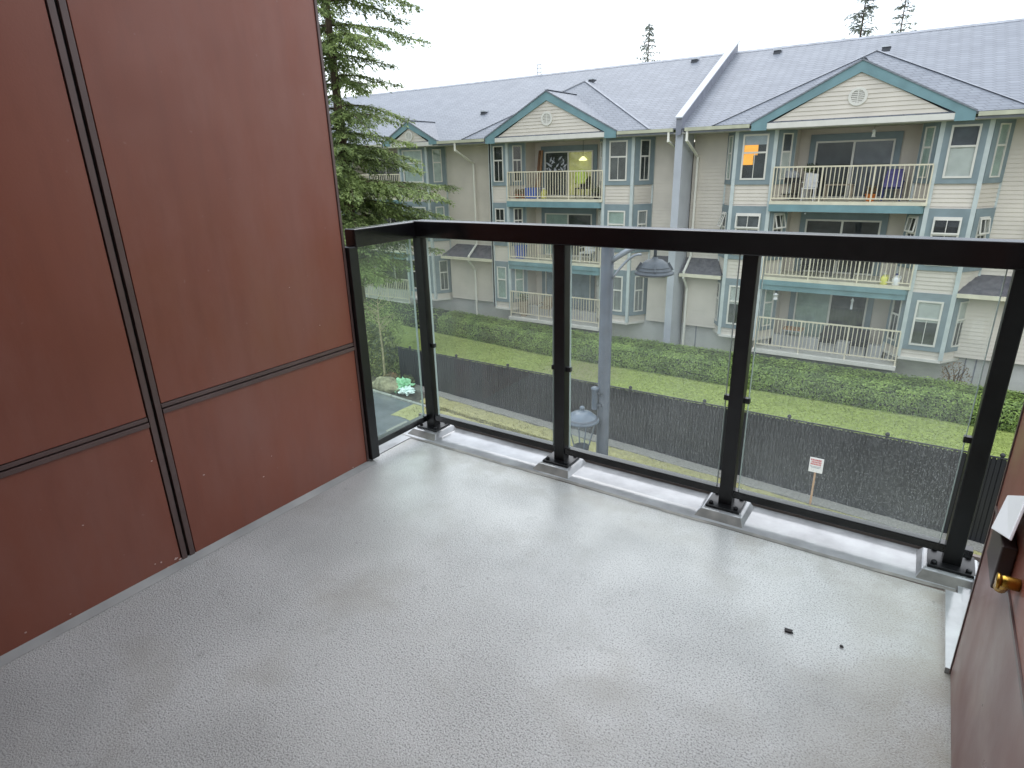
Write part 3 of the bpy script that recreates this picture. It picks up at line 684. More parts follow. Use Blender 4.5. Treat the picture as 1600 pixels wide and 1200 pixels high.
pent(CENT[0]+4.9, CENT[1]-3.48, True, False); pent(CENT[1]+4.3, -8.76, True, False); pent(-8.36, CENT[2]-3.98, False, True); pent(CENT[2]+3.78, CENT[3]-3.98, True, True)
# --- downspouts
def spout(pts, r=.04):
    g = MB()
    for a, b in zip(pts, pts[1:]): g.beam(a, b, r*2, r*1.7, up=(0, 1, 0))
    for p in pts[1:-1]: g.box((p[0]-r*1.05, p[1]-r*1.05, p[2]-r), (p[0]+r*1.05, p[1]+r*1.05, p[2]+r))
    g.build('downspout', 'downspout_white', B)
for x in (-19.35, -8.18, 2.62):
    spout([(x-.05, 24.36, 2.40), (x-.05, 24.36, 2.05), (x, 25.7, 1.45), (x, 25.7, -2.45), (x-.0, 24.95, -3.0), (x, 24.95, -3.22), (x+.03, 25.42, -3.75), (x+.03, 25.42, -5.4), (x+.03, 25.42, -6.8)])
spout([(-8.95, 24.36, 2.40), (-8.95, 24.36, 2.05), (-8.9, 25.3, 1.75)])
# corner trims at stepped wall edges
corner(CENT[1]-3.44, YF-.01, -5.42, 2.4, .11)
# --- roof vents, stack
for (x, y, z) in ((-19.5, 26.98, 3.79), (-10.17, 30.5, 5.55), (-6.63, 30.45, 5.53), (-14.45, 28.75, 4.95), (-2.45, 28.6, 4.98)):
    g = MB(); g.hexa([(x-.14, y-.16, z-.1), (x+.14, y-.16, z-.1), (x+.14, y+.2, z+.05), (x-.14, y+.2, z+.05), (x-.12, y-.14, z+.06), (x+.12, y-.14, z+.06), (x+.12, y+.2, z+.12), (x-.12, y+.2, z+.12)])
    v = g.build('roof_vent', 'roof_box', B)
    MB().box((x-.15, y-.18, z+.062), (x+.15, y+.2, z+.125)).build('vent_hood', 'galv', v)
g = MB()
for dx in (-.12, .12): g.tube([(-18.9+dx, 31.3, 5.6), (-18.9+dx, 31.3, 6.35)], .03, 8)
for z in (5.95, 6.15, 6.33): g.box((-19.05, 31.27, z), (-18.75, 31.33, z+.035))
g.build('roof_ladder', 'galv', B)

# ================================================================== HEDGE
def hedge():
    o = thing('hedge', 'long clipped green hedge running along the foot of the beige building', 'hedge', (-6, 22.9, GZ))
    core = MB(); cl = []
    def prof(x):
        off = .0 if x > -13 else (-13-x)*.10
        return 22.25+off, 23.7+off*.8
    xs = [i*.5 for i in range(-62, 25)]
    secs = []
    for x in xs:
        f, b = prof(x); n1 = mnoise.noise(Vector((x*.6, 0, 3)))*.10
        secs.append([(x, f+.05+n1, -6.95), (x, f-.05+n1, -6.35), (x, f+.08+n1, -5.98+n1*.6), (x, f+.5, -5.82+n1*.5), (x, b, -5.78+n1*.5), (x, b+.1, -6.95)])
    for s_ in secs: core.v += s_
    for i in range(len(secs)-1):
        for j in range(5): a = i*6+j; core.f.append((a, a+6, a+7, a+1))
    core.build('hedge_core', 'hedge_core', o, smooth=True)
    g = MB(); rr = random.Random(5)
    for k in range(95000):
        x = rr.uniform(-26 if rr.random() < .2 else -20, 7); i = int((x+31)/.5); fr_ = (x+31)/.5-i; s0, s1 = secs[i], secs[i+1]
        r_ = rr.random(); j = 0 if r_ < .30 else 1 if r_ < .52 else 2 if r_ < .68 else 3 if r_ < .97 else 4
        t_ = rr.random()
        p = [(s0[j][q]*(1-t_)+s0[j+1][q]*t_)*(1-fr_)+(s1[j][q]*(1-t_)+s1[j+1][q]*t_)*fr_ for q in range(3)]
        out_ = Vector(((0, -1, .1), (0, -.9, .45), (0, -.4, .9), (0, 0, 1), (0, 1, 0))[j])
        P = Vector(p)+out_*rr.uniform(-.03, .09+.05*(mnoise.noise(Vector((x*1.3, p[2]*3, 1)))))
        nrm = (out_+Vector((rr.uniform(-1, 1), rr.uniform(-1, 1), rr.uniform(-.6, .8)))*(.8 if j < 2 else .32)).normalized()
        u = nrm.orthogonal().normalized(); u.rotate(Matrix.Rotation(rr.uniform(0, 6.28), 3, nrm)); v = nrm.cross(u); sz = rr.uniform(.025, .045) if j < 2 else rr.uniform(.035, .06)
        g.quad(P-u*sz, P-v*sz*.5, P+u*sz, P+v*sz*.5)
    g.build('foliage', 'hedge', o, kind='stuff')
hedge()

# ================================================================== FENCE
def fence():
    x0, x1, y = -15.6, 12.0, 15.6; zt = -4.86
    o = thing('fence', 'dark privacy slat fence between the mossy verge and the lawn', 'fence', (x0, y, -6.4))
    g = MB(); x = x0+.03; rr = random.Random(8)
    while x < x1:
        wdt = .088; dy = rr.uniform(-.006, .006)
        g.box((x, y-.012+dy, zg(x)+.0), (x+wdt-.016, y+.012+dy, zt-.03+rr.uniform(-.008, .008))); x += wdt
    g.build('slats', 'fence', o, kind='stuff')
    MB().box((x0, y+.014, -8.0), (x1, y+.03, zt-.06)).build('mesh_backing', 'fence_post', o)
    g = MB(); g.tube([(x0, y, zt), (x1, y, zt)], .021, 8); g.build('top_rail', 'fence_post', o)
    x = x0+.0
    px = -4.31; xs = []
    while px > x0: px -= 2.14
    px += 2.14
    while px < x1:
        g = MB(); g.tube([(px, y+.035, -8), (px, y+.035, zt+.03)], .032, 10)
        pst = g.build('post', 'fence_post', o, smooth=False)
        MB().lathe((px, y+.035, zt+.028), [(.045, 0), (.052, .02), (.045, .05), (.02, .075), (0.001, .08)], 12).build('cap', 'fence_post', pst, smooth=True)
        px += 2.14
fence()

# ================================================================== TREES
def fir(loc, height, trunk_r, lenf, whorl, z_lo, z_hi, name, label, group=None, mleaf='fir', seed=1, leaf=.16, nleaf=18, az=None, twigs=12, droop=.25, lean=(0, 0)):
    o = thing(name, label, 'tree', loc, group); rr = random.Random(seed); L0 = Vector(loc)
    def ax(z): f = z/height; return L0+Vector((lean[0]*f, lean[1]*f, z))
    MB().tube([ax(height*i/8) for i in range(9)], [trunk_r*(1-.93*i/8) for i in range(9)], 10).build('trunk', 'bark', o, smooth=True)
    lg = MB(); fo = MB(); z = z_lo
    while z < z_hi:
        nb = rr.randint(2, 4) if height > 19 and z > 10.6 else rr.randint(4, 6)
        a0 = rr.uniform(0, 6.28)
        for k in range(nb):
            a = a0+k*6.283/nb+rr.uniform(-.35, .35) if az is None else rr.uniform(*az)
            ln = lenf(z)*rr.uniform(.62, 1.08); zz = z+rr.uniform(-whorl*.4, whorl*.4)
            base = ax(zz); dr = Vector((math.cos(a), math.sin(a), 0)); pts = []
            up = rr.uniform(.05, .25); dp = droop*rr.uniform(.7, 1.3)
            for i in range(7):
                t_ = i/6; pts.append(base+dr*ln*t_+Vector((rr.uniform(-.03, .03), rr.uniform(-.03, .03), ln*(up*t_-dp*t_*t_+.12*t_**4))))
            lg.tube(pts, [max(.008, trunk_r*.13*(1-t_/6.5)) for t_ in range(7)], 5)
            sd = Vector((-dr.y, dr.x, 0))
            nt_ = max(4, int(twigs*ln/2.5))
            for j in range(nt_):
                t_ = .04+.96*(j+rr.random())/nt_; i = min(5, int(t_*6)); f_ = t_*6-i; p = pts[i].lerp(pts[i+1], f_)
                tl = ln*(.34*(1.15-t_))*rr.uniform(.6, 1.2)+leaf*.8
                for s_ in ((-1, 1) if rr.random() < .8 else (rr.choice((-1, 1)),)):
                    td = (dr*rr.uniform(.5, 1.)+sd*s_*rr.uniform(.5, 1.1)+Vector((0, 0, rr.uniform(-.55, .05)))).normalized()
                    nl = max(3, int(nleaf*tl/1.0))
                    for q in range(nl):
                        u_ = (q+rr.random())/nl; c = p+td*tl*u_+Vector((rr.gauss(0, .04), rr.gauss(0, .04), -.18*tl*u_*u_+rr.gauss(0, .03)))
                        dv = (td+Vector((rr.uniform(-.8, .8), rr.uniform(-.8, .8), rr.uniform(-.7, .2)))).normalized()
                        wv = dv.cross(Vector((rr.uniform(-.4, .4), rr.uniform(-.4, .4), 1))).normalized()
                        l_ = leaf*rr.uniform(.6, 1.2); w__ = l_*rr.uniform(.16, .3)
                        fo.quad(c-dv*l_*.3, c-wv*w__, c+dv*l_*.8, c+wv*w__)
        z += whorl*rr.uniform(.7, 1.2)
    lg.build('limbs', 'bark', o, kind='stuff'); fo.build('foliage', mleaf, o, kind='stuff')
    return len(fo.f)
def lf(z):
    wz = z-6.6
    pts = [(-3, 3.2), (-1.0, 4.6), (.3, 5.0), (1.6, 4.8), (2.4, 3.2), (3.3, 3.8), (4.0, 2.9), (5.2, 2.7), (6.5, 4.0), (9, 3.6), (13, .4)]
    for (a, b), (c, d) in zip(pts, pts[1:]):
        if wz <= c: return max(.2, b+(d-b)*max(0, (wz-a))/(c-a))
    return .3
nl = fir((-20.7, 18.6, GZ), 19.5, .34, lf, .45, 3.6, 19.2, 'fir_tree', 'large green fir tree beside the red brown wall, left of the beige building', seed=4, leaf=.15, nleaf=28, twigs=24, droop=.42)
print('fir faces', nl)
cone = lambda H, r: (lambda z: max(.15, r*(1-z/H)))
fir((-18.75, 46, GZ), 17.2, .2, cone(17.4, 6.5), .38, 12.4, 17.2, 'distant_fir', 'small pale fir top above the roof ridge, left of the party wall', 'distant firs behind the roof', 'hazed_fir', 2, .20, 13, twigs=12, droop=.2)
fir((-5.35, 45.5, GZ), 17.4, .25, cone(18.5, 5.4), .5, 13.0, 17.3, 'distant_fir', 'left and denser of the two fir tops above the right hand roof ridge', 'distant firs behind the roof', 'hazed_fir', 3, .22, 15, twigs=12, droop=.15)
fir((-3.4, 46.5, GZ), 17.2, .2, cone(18.0, 4.6), .6, 13.0, 17.0, 'distant_fir', 'right and thinner of the two fir tops above the right hand roof ridge', 'distant firs behind the roof', 'hazed_fir', 9, .22, 10, twigs=9, droop=.15)

# climbing shrub by the fence end and sapling
def leafy(name, label, cat, cen, rad, n, mleaf, sz, seed, core=True, stems=0):
    o = thing(name, label, cat, (cen[0], cen[1], zg(cen[0]))); rr = random.Random(seed); g = MB(); C_ = Vector(cen)
    for k in range(n):
        d = Vector((rr.gauss(0, 1), rr.gauss(0, 1), rr.gauss(0, 1))).normalized(); q = .55+.45*rr.random()**.5
        q *= 1+.28*mnoise.noise(d*2.3+C_)+.12*mnoise.noise(d*6+C_)
        P = C_+Vector((d.x*rad[0], d.y*rad[1], d.z*rad[2]))*q
        nr = (d+Vector((rr.uniform(-1, 1), rr.uniform(-1, 1), rr.uniform(-1, 1)))*.9).normalized(); u = nr.orthogonal().normalized(); v = nr.cross(u); s_ = sz*rr.uniform(.6, 1.3)
        g.quad(P-u*s_, P-v*s_*.6, P+u*s_, P+v*s_*.6)
    g.build('foliage', mleaf, o, kind='stuff')
    st = MB()
    for k in range(7):
        a = rr.uniform(0, 6.28); st.tube([(cen[0]+.1*math.cos(a), cen[1]+.1*math.sin(a), zg(cen[0])-.1), (cen[0]+rad[0]*.35*math.cos(a), cen[1]+rad[1]*.35*math.sin(a), cen[2]), (cen[0]+rad[0]*.7*math.cos(a+.3), cen[1]+rad[1]*.7*math.sin(a+.3), cen[2]+rad[2]*.6)], [.03, .02, .006], 5)
    st.build('stems', 'bark', o)
    return o
leafy('shrub', 'dense mottled green shrub growing at the left end of the dark fence', 'shrub', (-17.35, 15.9, -5.5), (1.35, .8, 1.35), 9000, 'ivy', .05, 1)
leafy('shrub', 'loose yellow green shrub above the dark shrub, next to the lawn', 'shrub', (-18.2, 17.0, -4.9), (1.5, .9, 1.2), 4500, 'twigleaf', .045, 2)
leafy('shrub', 'low reddish brown dry shrub at the foot of the thin sapling', 'shrub', (-15.75, 15.3, -6.05), (.34, .25, .28), 700, 'dry', .035, 3)
leafy('shrub', 'little bare twiggy shrub against the foundation, right of the ground floor bay', 'shrub', (1.55, 24.9, -5.9), (.5, .25, .55), 500, 'dry', .03, 4)
leafy('weed_clump', 'green weeds growing behind the discarded green bag', 'plant', (-14.95, 15.35, -6.05), (.3, .18, .3), 500, 'ivy', .04, 5)
def sapling():
    x, y = -16.15, 15.35; z = zg(x)
    o = thing('sapling', 'thin pale sapling with bare forked branches at the fence end', 'tree', (x, y, z)); rr = random.Random(21)
    MB().tube([(x, y, z-.1), (x+.02, y, z+1.2), (x-.03, y, z+2.3), (x+.02, y, z+3.1)], [.045, .035, .026, .012], 7).build('trunk', 'pale_bark', o)
    g = MB(); lv = MB()
    for k in range(16):
        h = z+1.9+1.2*k/16; a = rr.uniform(0, 6.28); ln = rr.uniform(.4, 1.0); p0 = Vector((x, y, h)); d = Vector((math.cos(a), math.sin(a)*.6, rr.uniform(.25, .9)))
        p1 = p0+d*ln*.55; p2 = p0+d*ln+Vector((0, 0, .05)); g.tube([p0, p1, p2], [.014, .009, .004], 5)
        for q in range(7):
            P = p1.lerp(p2, rr.random())+Vector((rr.gauss(0, .07), rr.gauss(0, .07), rr.gauss(0, .07))); u = Vector((rr.gauss(0, 1), rr.gauss(0, 1), rr.gauss(0, 1))).normalized(); v = u.orthogonal().normalized(); s_ = .022
            lv.quad(P-u*s_, P-v*s_*.6, P+u*s_, P+v*s_*.6)
    g.build('branches', 'pale_bark', o, kind='stuff'); lv.build('foliage', 'twigleaf', o, kind='stuff')
sapling()
# rock and bag
def blob(name, label, cat, cen, rad, m, seed, sub=3, amp=.35, fq=1.4):
    import bmesh
    bm = bmesh.new(); bmesh.ops.create_icosphere(bm, subdivisions=sub, radius=1)
    for v in bm.verts:
        k = 1+amp*mnoise.noise(v.co*fq+Vector((seed, 0, 0))); v.co = Vector((v.co.x*rad[0]*k, v.co.y*rad[1]*k, v.co.z*rad[2]*k))
    me = bpy.data.meshes.new(name); bm.to_mesh(me); bm.free(); me.materials.append(M[m]); o = bpy.data.objects.new(name, me); COL.objects.link(o); o.location = cen
    if label: o['label'] = label; o['category'] = cat
    return o
blob('boulder', 'mossy tan boulder at the corner of the wet drive', 'rock', (-15.5, 14.75, zg(-15.5)+.12), (.62, .35, .34), 'rock', 2)
bg = thing('rubbish_bag', 'discarded green and white plastic bag beside the mossy boulder', 'bag', (-14.75, 14.9, zg(-14.8)))
for i, (p, r_, m_) in enumerate([((-14.85, 14.95, -6.02), (.32, .22, .22), 'bag_green'), ((-14.55, 14.8, -6.12), (.28, .2, .13), 'bag_white'), ((-14.95, 14.75, -6.14), (.15, .14, .1), 'bag_green')]):
    o = blob(('bag_body', 'bag_opening', 'bag_handle')[i], None, None, (0, 0, 0), r_, m_, i+5, 4, .9, 3.2); o.location = Vector(p)-bg.location; o.parent = bg

# ================================================================== SIGN
def sign():
    x, y = -1.36, 15.2; z = zg(x)
    o = thing('yard_sign', 'small white sign with red print on a wooden stake before the dark fence', 'sign', (x, y, z))
    MB().box((x-.022, y-.01, z-.1), (x+.022, y+.01, -5.6)).build('stake', 'wood_stake', o)
    bd = MB().box((x-.155, y-.032, -5.95), (x+.155, y-.012, -5.57)).build('sign_board', 'sign_white', o)
    rr = random.Random(2)
    for (za, zb, w0) in ((-5.60, -5.645, .13), (-5.66, -5.70, .11), (-5.715, -5.755, .125), (-5.79, -5.805, .13), (-5.82, -5.835, .10)):
        g = MB(); xx = x-w0
        while xx < x+w0-.02:
            l_ = rr.uniform(.018, .03); g.box((xx, y-.035, zb), (xx+l_, y-.0325, za)); xx += l_+.009
        g.build('printed_line', 'sign_red' if za > -5.76 else 'party_dark', bd)
sign()

# ================================================================== STREET LAMP
def lamp():
    px, py = -3.73, 8.0
    o = thing('street_lamp', 'blue grey street lamp post with an upper bell lamp and a lower glass lantern', 'street lamp', (px, py, -6.8))
    MB().tube([(px, py, -6.9), (px, py, -5), (px, py, .30)], [.105, .098, .092], 20).build('pole', 'lamp_metal', o, smooth=True)
    MB().lathe((px, py, .295), [(.09, 0), (.1, .03), (.09, .07), (.0, .12)], 20).build('pole_cap', 'lamp_metal', o, smooth=True)
    # upper arm
    bx, bz = -3.03, .02
    pts = []
    for i in range(9):
        t_ = i/8; pts.append((px+.07+(bx-px-.07)*t_, py, .03+.27*math.sin(t_*math.pi*.5)))
    MB().tube(pts, .038, 12).build('arm', 'lamp_arm', o, smooth=True)
    pts = []
    for i in range(10):
        t_ = i/9; pts.append((px+.08+.42*t_, py, -.22+.36*math.sin(t_*math.pi*.5)))
    MB().tube(pts, .018, 8).build('brace', 'lamp_arm', o, smooth=True)
    MB().tube([(bx, py, .31), (bx, py, .09)], .022, 12).build('stem', 'lamp_metal', o, smooth=True)
    hd = MB().lathe((bx, py, -.10), [(.03, .22), (.045, .19), (.11, .175), (.17, .13), (.215, .06), (.24, .02), (.262, .012), (.262, -.012), (.24, -.018), (.235, -.012), (.15, .06), (.01, .10)], 32).build('lamp_head', 'lamp_metal', o, smooth=True)
    MB().lathe((bx, py, -.10), [(.232, -.012), (.2, -.04), (.1, -.055), (.001, -.06)], 28).build('lens', 'globe', hd, smooth=True)
    for zz, rr_ in ((.045, .228), (.085, .205)):
        MB().lathe((bx, py, -.10), [(rr_, zz-.006), (rr_+.008, zz), (rr_, zz+.006)], 32).build('ring', 'lamp_metal', hd, smooth=True)
    for k in range(4):
        a = k*math.pi/2+.4; g = MB(); g.beam((bx+.18*math.cos(a), py+.18*math.sin(a), .04), (bx+.24*math.cos(a), py+.24*math.sin(a), -.06), .02, .03); g.build('rib', 'lamp_metal', hd)
    # lower lantern, carried on a bracket in front of the pole
    lx, ly = -3.93, 7.68; z0 = -2.78
    def Z(z): return z
    ln = MB().lathe((lx, ly, z0), [(.05, -.42), (.06, -.36), (.085, -.30), (.075, -.22), (.06, -.16), (.095, -.10), (.115, -.04), (.12, 0)], 24).build('lantern_base', 'lamp_metal', o, smooth=True)
    MB().lathe((lx, ly, z0), [(.115, 0), (.15, .12), (.19, .27), (.215, .42)], 28).build('globe', 'globe', ln, smooth=True)
    for k in range(4):
        a = k*math.pi/2+.75; MB().beam((lx+.12*math.cos(a), ly+.12*math.sin(a), z0), (lx+.222*math.cos(a), ly+.222*math.sin(a), z0+.42), .016, .016).build('rib', 'lamp_cap', ln)
    MB().lathe((lx, ly, z0+.42), [(.0, .0), (.235, -.01), (.262, .0), (.262, .025), (.235, .045), (.20, .085), (.15, .125), (.08, .155), (.035, .165), (.03, .19), (.042, .205), (.03, .235), (.001, .24)], 32).build('lantern_cap', 'lamp_cap', ln, smooth=True)
    MB().lathe((lx, ly, z0+.42), [(.247, .048), (.225, .064), (.21, .064)], 32).build('ring', 'lamp_metal', ln, smooth=True)
    MB().tube([(lx, ly, z0-.36), (lx, ly, z0-.62), (lx+.05, ly+.09, z0-.78), (px, py, z0-.86)], .04, 10).build('bracket', 'lamp_metal', o, smooth=True)
    # short capped spigot clamped to the pole
    sx, sy = -3.83, 7.9
    MB().lathe((sx, sy, -2.22), [(.048, 0), (.048, .30), (.06, .31), (.06, .345), (.03, .36), (.001, .362)], 16).build('spigot', 'lamp_cap', o, smooth=True)
    for zz in (-2.16, -1.98): MB().box((sx-.05, sy-.02, zz), (px+.02, py+.02, zz+.04)).build('clamp', 'lamp_metal', o)
lamp()

# ================================================================== BALCONY (the near one)
XL, XR, YR = -2.06, .245, 2.252
YB = -1.1
# deck: flat sheet, a small step with its dark reflection put into the colour, and the smooth wet edge strip
dk = MB(); dk.hexa([(XL-.02, YB, -.2), (XR+.02, YB, -.2), (XR+.02, 2.115, -.2), (XL-.02, 2.115, -.2), (XL-.02, YB, 0), (XR+.02, YB, 0), (XR+.02, 2.115, 0), (XL-.02, 2.115, 0)])
deck = struct('floor', dk, 'deck')
g = MB(); n = 60
for i in range(n+1):
    x = XL-.12+(XR+.14-XL)*i/n; wv = .018*mnoise.noise(Vector((x*2.2, 1, 0)))+.006*mnoise.noise(Vector((x*9, 4, 0)))
    if i: a = len(g.v)-4; g.f += [(a, a+4, a+5, a+1), (a+1, a+5, a+6, a+2), (a+2, a+6, a+7, a+3)]
    g.v += [(x, 2.114+wv, .0015), (x, 2.128+wv, .0045), (x, 2.19, .006), (x, 2.335, .003)]
# separate: step face and wet strip
g1 = MB(); g2 = MB()
for i in range(n):
    a = 4*i; V = g.v
    g1.quad(V[a], V[a+4], V[a+5], V[a+1]); g2.quad(V[a+1], V[a+5], V[a+6], V[a+2]); g2.quad(V[a+2], V[a+6], V[a+7], V[a+3])
g1.build('shaded_step', 'shaded_step', deck); g2.build('deck_edge_strip', 'deck_edge', deck)
MB().box((XL-.12, 1.86, -.2), (XL-.022, 2.335, .003)).build('deck_edge_strip', 'deck_edge', deck)
MB().box((XL-.12, 2.116, -.2), (XR+.14, 2.33, 0.0)).build('deck_nose', 'flashing', deck)
MB().box((XL-.16, 2.336, -.24), (XR+.16, 2.352, .03)).build('edge_flashing', 'flashing', deck)
MB().box((XR+.022, 1.72, -.2), (XR+.12, 2.335, .012)).build('deck_edge_strip', 'deck_edge', deck)
# upturned membrane along the left wall and right wall
MB().hexa([(XL-.005, YB, 0.001), (XL+.034, YB, .001), (XL+.034, 1.82, .001), (XL-.005, 1.82, .001), (XL-.005, YB, .013), (XL+.001, YB, .013), (XL+.001, 1.82, .013), (XL-.005, 1.82, .013)]).build('membrane_upturn', mat('upturn', (.34, .34, .33), .5, var=.15, vscale=6), deck)
MB().box((XR-.012, 1.72, .001), (XR+.03, 2.1, .018)).build('membrane_upturn', M['deck_edge'], deck)
# debris
rr = random.Random(14)
for (x, y, s_, lb) in ((-.152, 1.661, .016, 'larger dark leaf scrap on the wet deck near the right post'), (-.013, 1.675, .007, 'smaller dark leaf scrap on the deck, nearer the right wall'), ):
    g = MB(); pts = [(x+s_*math.cos(a)*rr.uniform(.5, 1.2), y+s_*.6*math.sin(a)*rr.uniform(.5, 1.2)) for a in [k*.8 for k in range(8)]]
    g.prism([(p[0], p[1], .002) for p in pts], (0, 0, .004)); o = g.build('leaf_scrap', 'leaf_litter'); o['label'] = lb; o['category'] = 'debris'; o['group'] = 'scraps on the deck'

# --- left clad wall
def clad_wall():
    o = thing('clad_wall', 'tall red brown panel clad wall along the left side of the balcony', 'wall', (XL, .9, 0))
    yj, ye, zj, yj2 = .905, 1.80, .585, -.42; zt = 2.85
    cells = [(yj+.0275, ye-.012, .012, zj-.019), (yj+.0275, ye-.012, zj+.019, zt), (yj2+.0275, yj-.0275, .012, zj-.049), (yj2+.0275, yj-.0275, zj-.011, zt), (YB-.1, yj2-.0275, .012, zj-.049), (YB-.1, yj2-.0275, zj-.011, zt)]
    for (a, b, c, d) in cells: MB().box((XL-.012, a, c), (XL, b, d)).build('panel', 'panel', o, bevel=.0015)
    MB().box((XL-.17, YB-.1, -.2), (XL-.0125, ye-.002, zt)).build('wall_core', 'gap', o)
    for y in (yj, yj2):
        g = MB(); g.box((XL-.011, y-.0235, .012), (XL+.003, y-.005, zt)); g.box((XL-.011, y+.005, .012), (XL+.003, y+.0235, zt)); g.build('joint_trim', 'trim_brown', o, bevel=.001)
    for a, b, z in ((yj+.0265, ye-.012, zj), (yj2+.0265, yj-.0265, zj-.03), (YB-.1, yj2-.0265, zj-.03)):
        g = MB(); g.box((XL-.011, a, z-.0175), (XL+.005, b, z-.002)); g.box((XL-.011, a, z+.003), (XL+.002, b, z+.0165)); g.build('joint_trim', 'trim_brown', o, bevel=.001)
    g = MB(); g.box((XL-.17, ye-.0115, .012), (XL+.005, ye, zt)); g.build('corner_trim', 'trim_brown', o, bevel=.001)
    MB().box((XL-.17, ye+.001, .0), (XL-.02, ye+.01, zt)).build('end_panel', 'panel', o)
    # paint chips and scuffs
    rr = random.Random(31)
    g = MB()
    for (y, z, s_) in ((.404, .046, .006), (1.02, .294, .006), (.86, .03, .008), (.875, .02, .007), (.83, .006, .016), (.79, .05, .004), (.81, .045, .005), (.52, .03, .004), (1.25, .18, .004), (1.3, .25, .003), (.86, .42, .004), (.62, .30, .004), (1.5, .9, .003), (1.62, .72, .003), (.90, .008, .012), (1.7, .02, .005)):
        pts = [(XL+.0006, y+s_*rr.uniform(.4, 1.1)*math.cos(a), z+s_*.6*rr.uniform(.4, 1.1)*math.sin(a)) for a in [k*.9 for k in range(7)]]
        g.prism(pts, (.0012, 0, 0))
    g.build('paint_chips', 'paint_chip', o, kind='stuff')
clad_wall()

# --- right clad wall with fittings
def right_wall():
    ye = 1.715; zt = 2.72
    o = thing('clad_wall', 'brown panel clad wall end at the right edge of the balcony', 'wall', (XR, 1.2, 0))
    MB().box((XR, YB-.1, .012), (XR+.012, ye-.01, .52)).build('panel', 'panel2', o, bevel=.0015)
    MB().box((XR, YB-.1, .532), (XR+.012, ye-.01, zt)).build('panel', 'panel', o, bevel=.0015)
    MB().box((XR-.003, YB-.1, .521), (XR+.011, ye-.01, .531)).build('joint_trim', 'trim_brown', o)
    MB().box((XR-.003, ye-.0095, .012), (XR+.2, ye, zt)).build('corner_trim', 'trim_brown', o, bevel=.001)
    MB().box((XR+.0125, YB-.1, -.2), (XR+.2, ye-.01, zt)).build('wall_core', 'gap', o)
right_wall()

# --- house wall behind and unseen soffit overhead, added to shade the near deck
MB_ = MB(); MB_.box((-3, YB-.25, -.2), (3, YB-.11, 2.9)); struct('house_wall', MB_, mat('house_wall', (.30, .27, .24), .7))
struct('shade_ceiling', MB().box((-3, YB-.11, 2.86), (2.2, .5, 3.0)), mat('shade_ceiling', (.5, .48, .45), .7))  # out of view; depth set by how far it shades deck and wall
struct('balcony_slab', MB().box((XL-.14, YB-.2, -.55), (XR+.16, 2.32, -.21)), 'flashing')

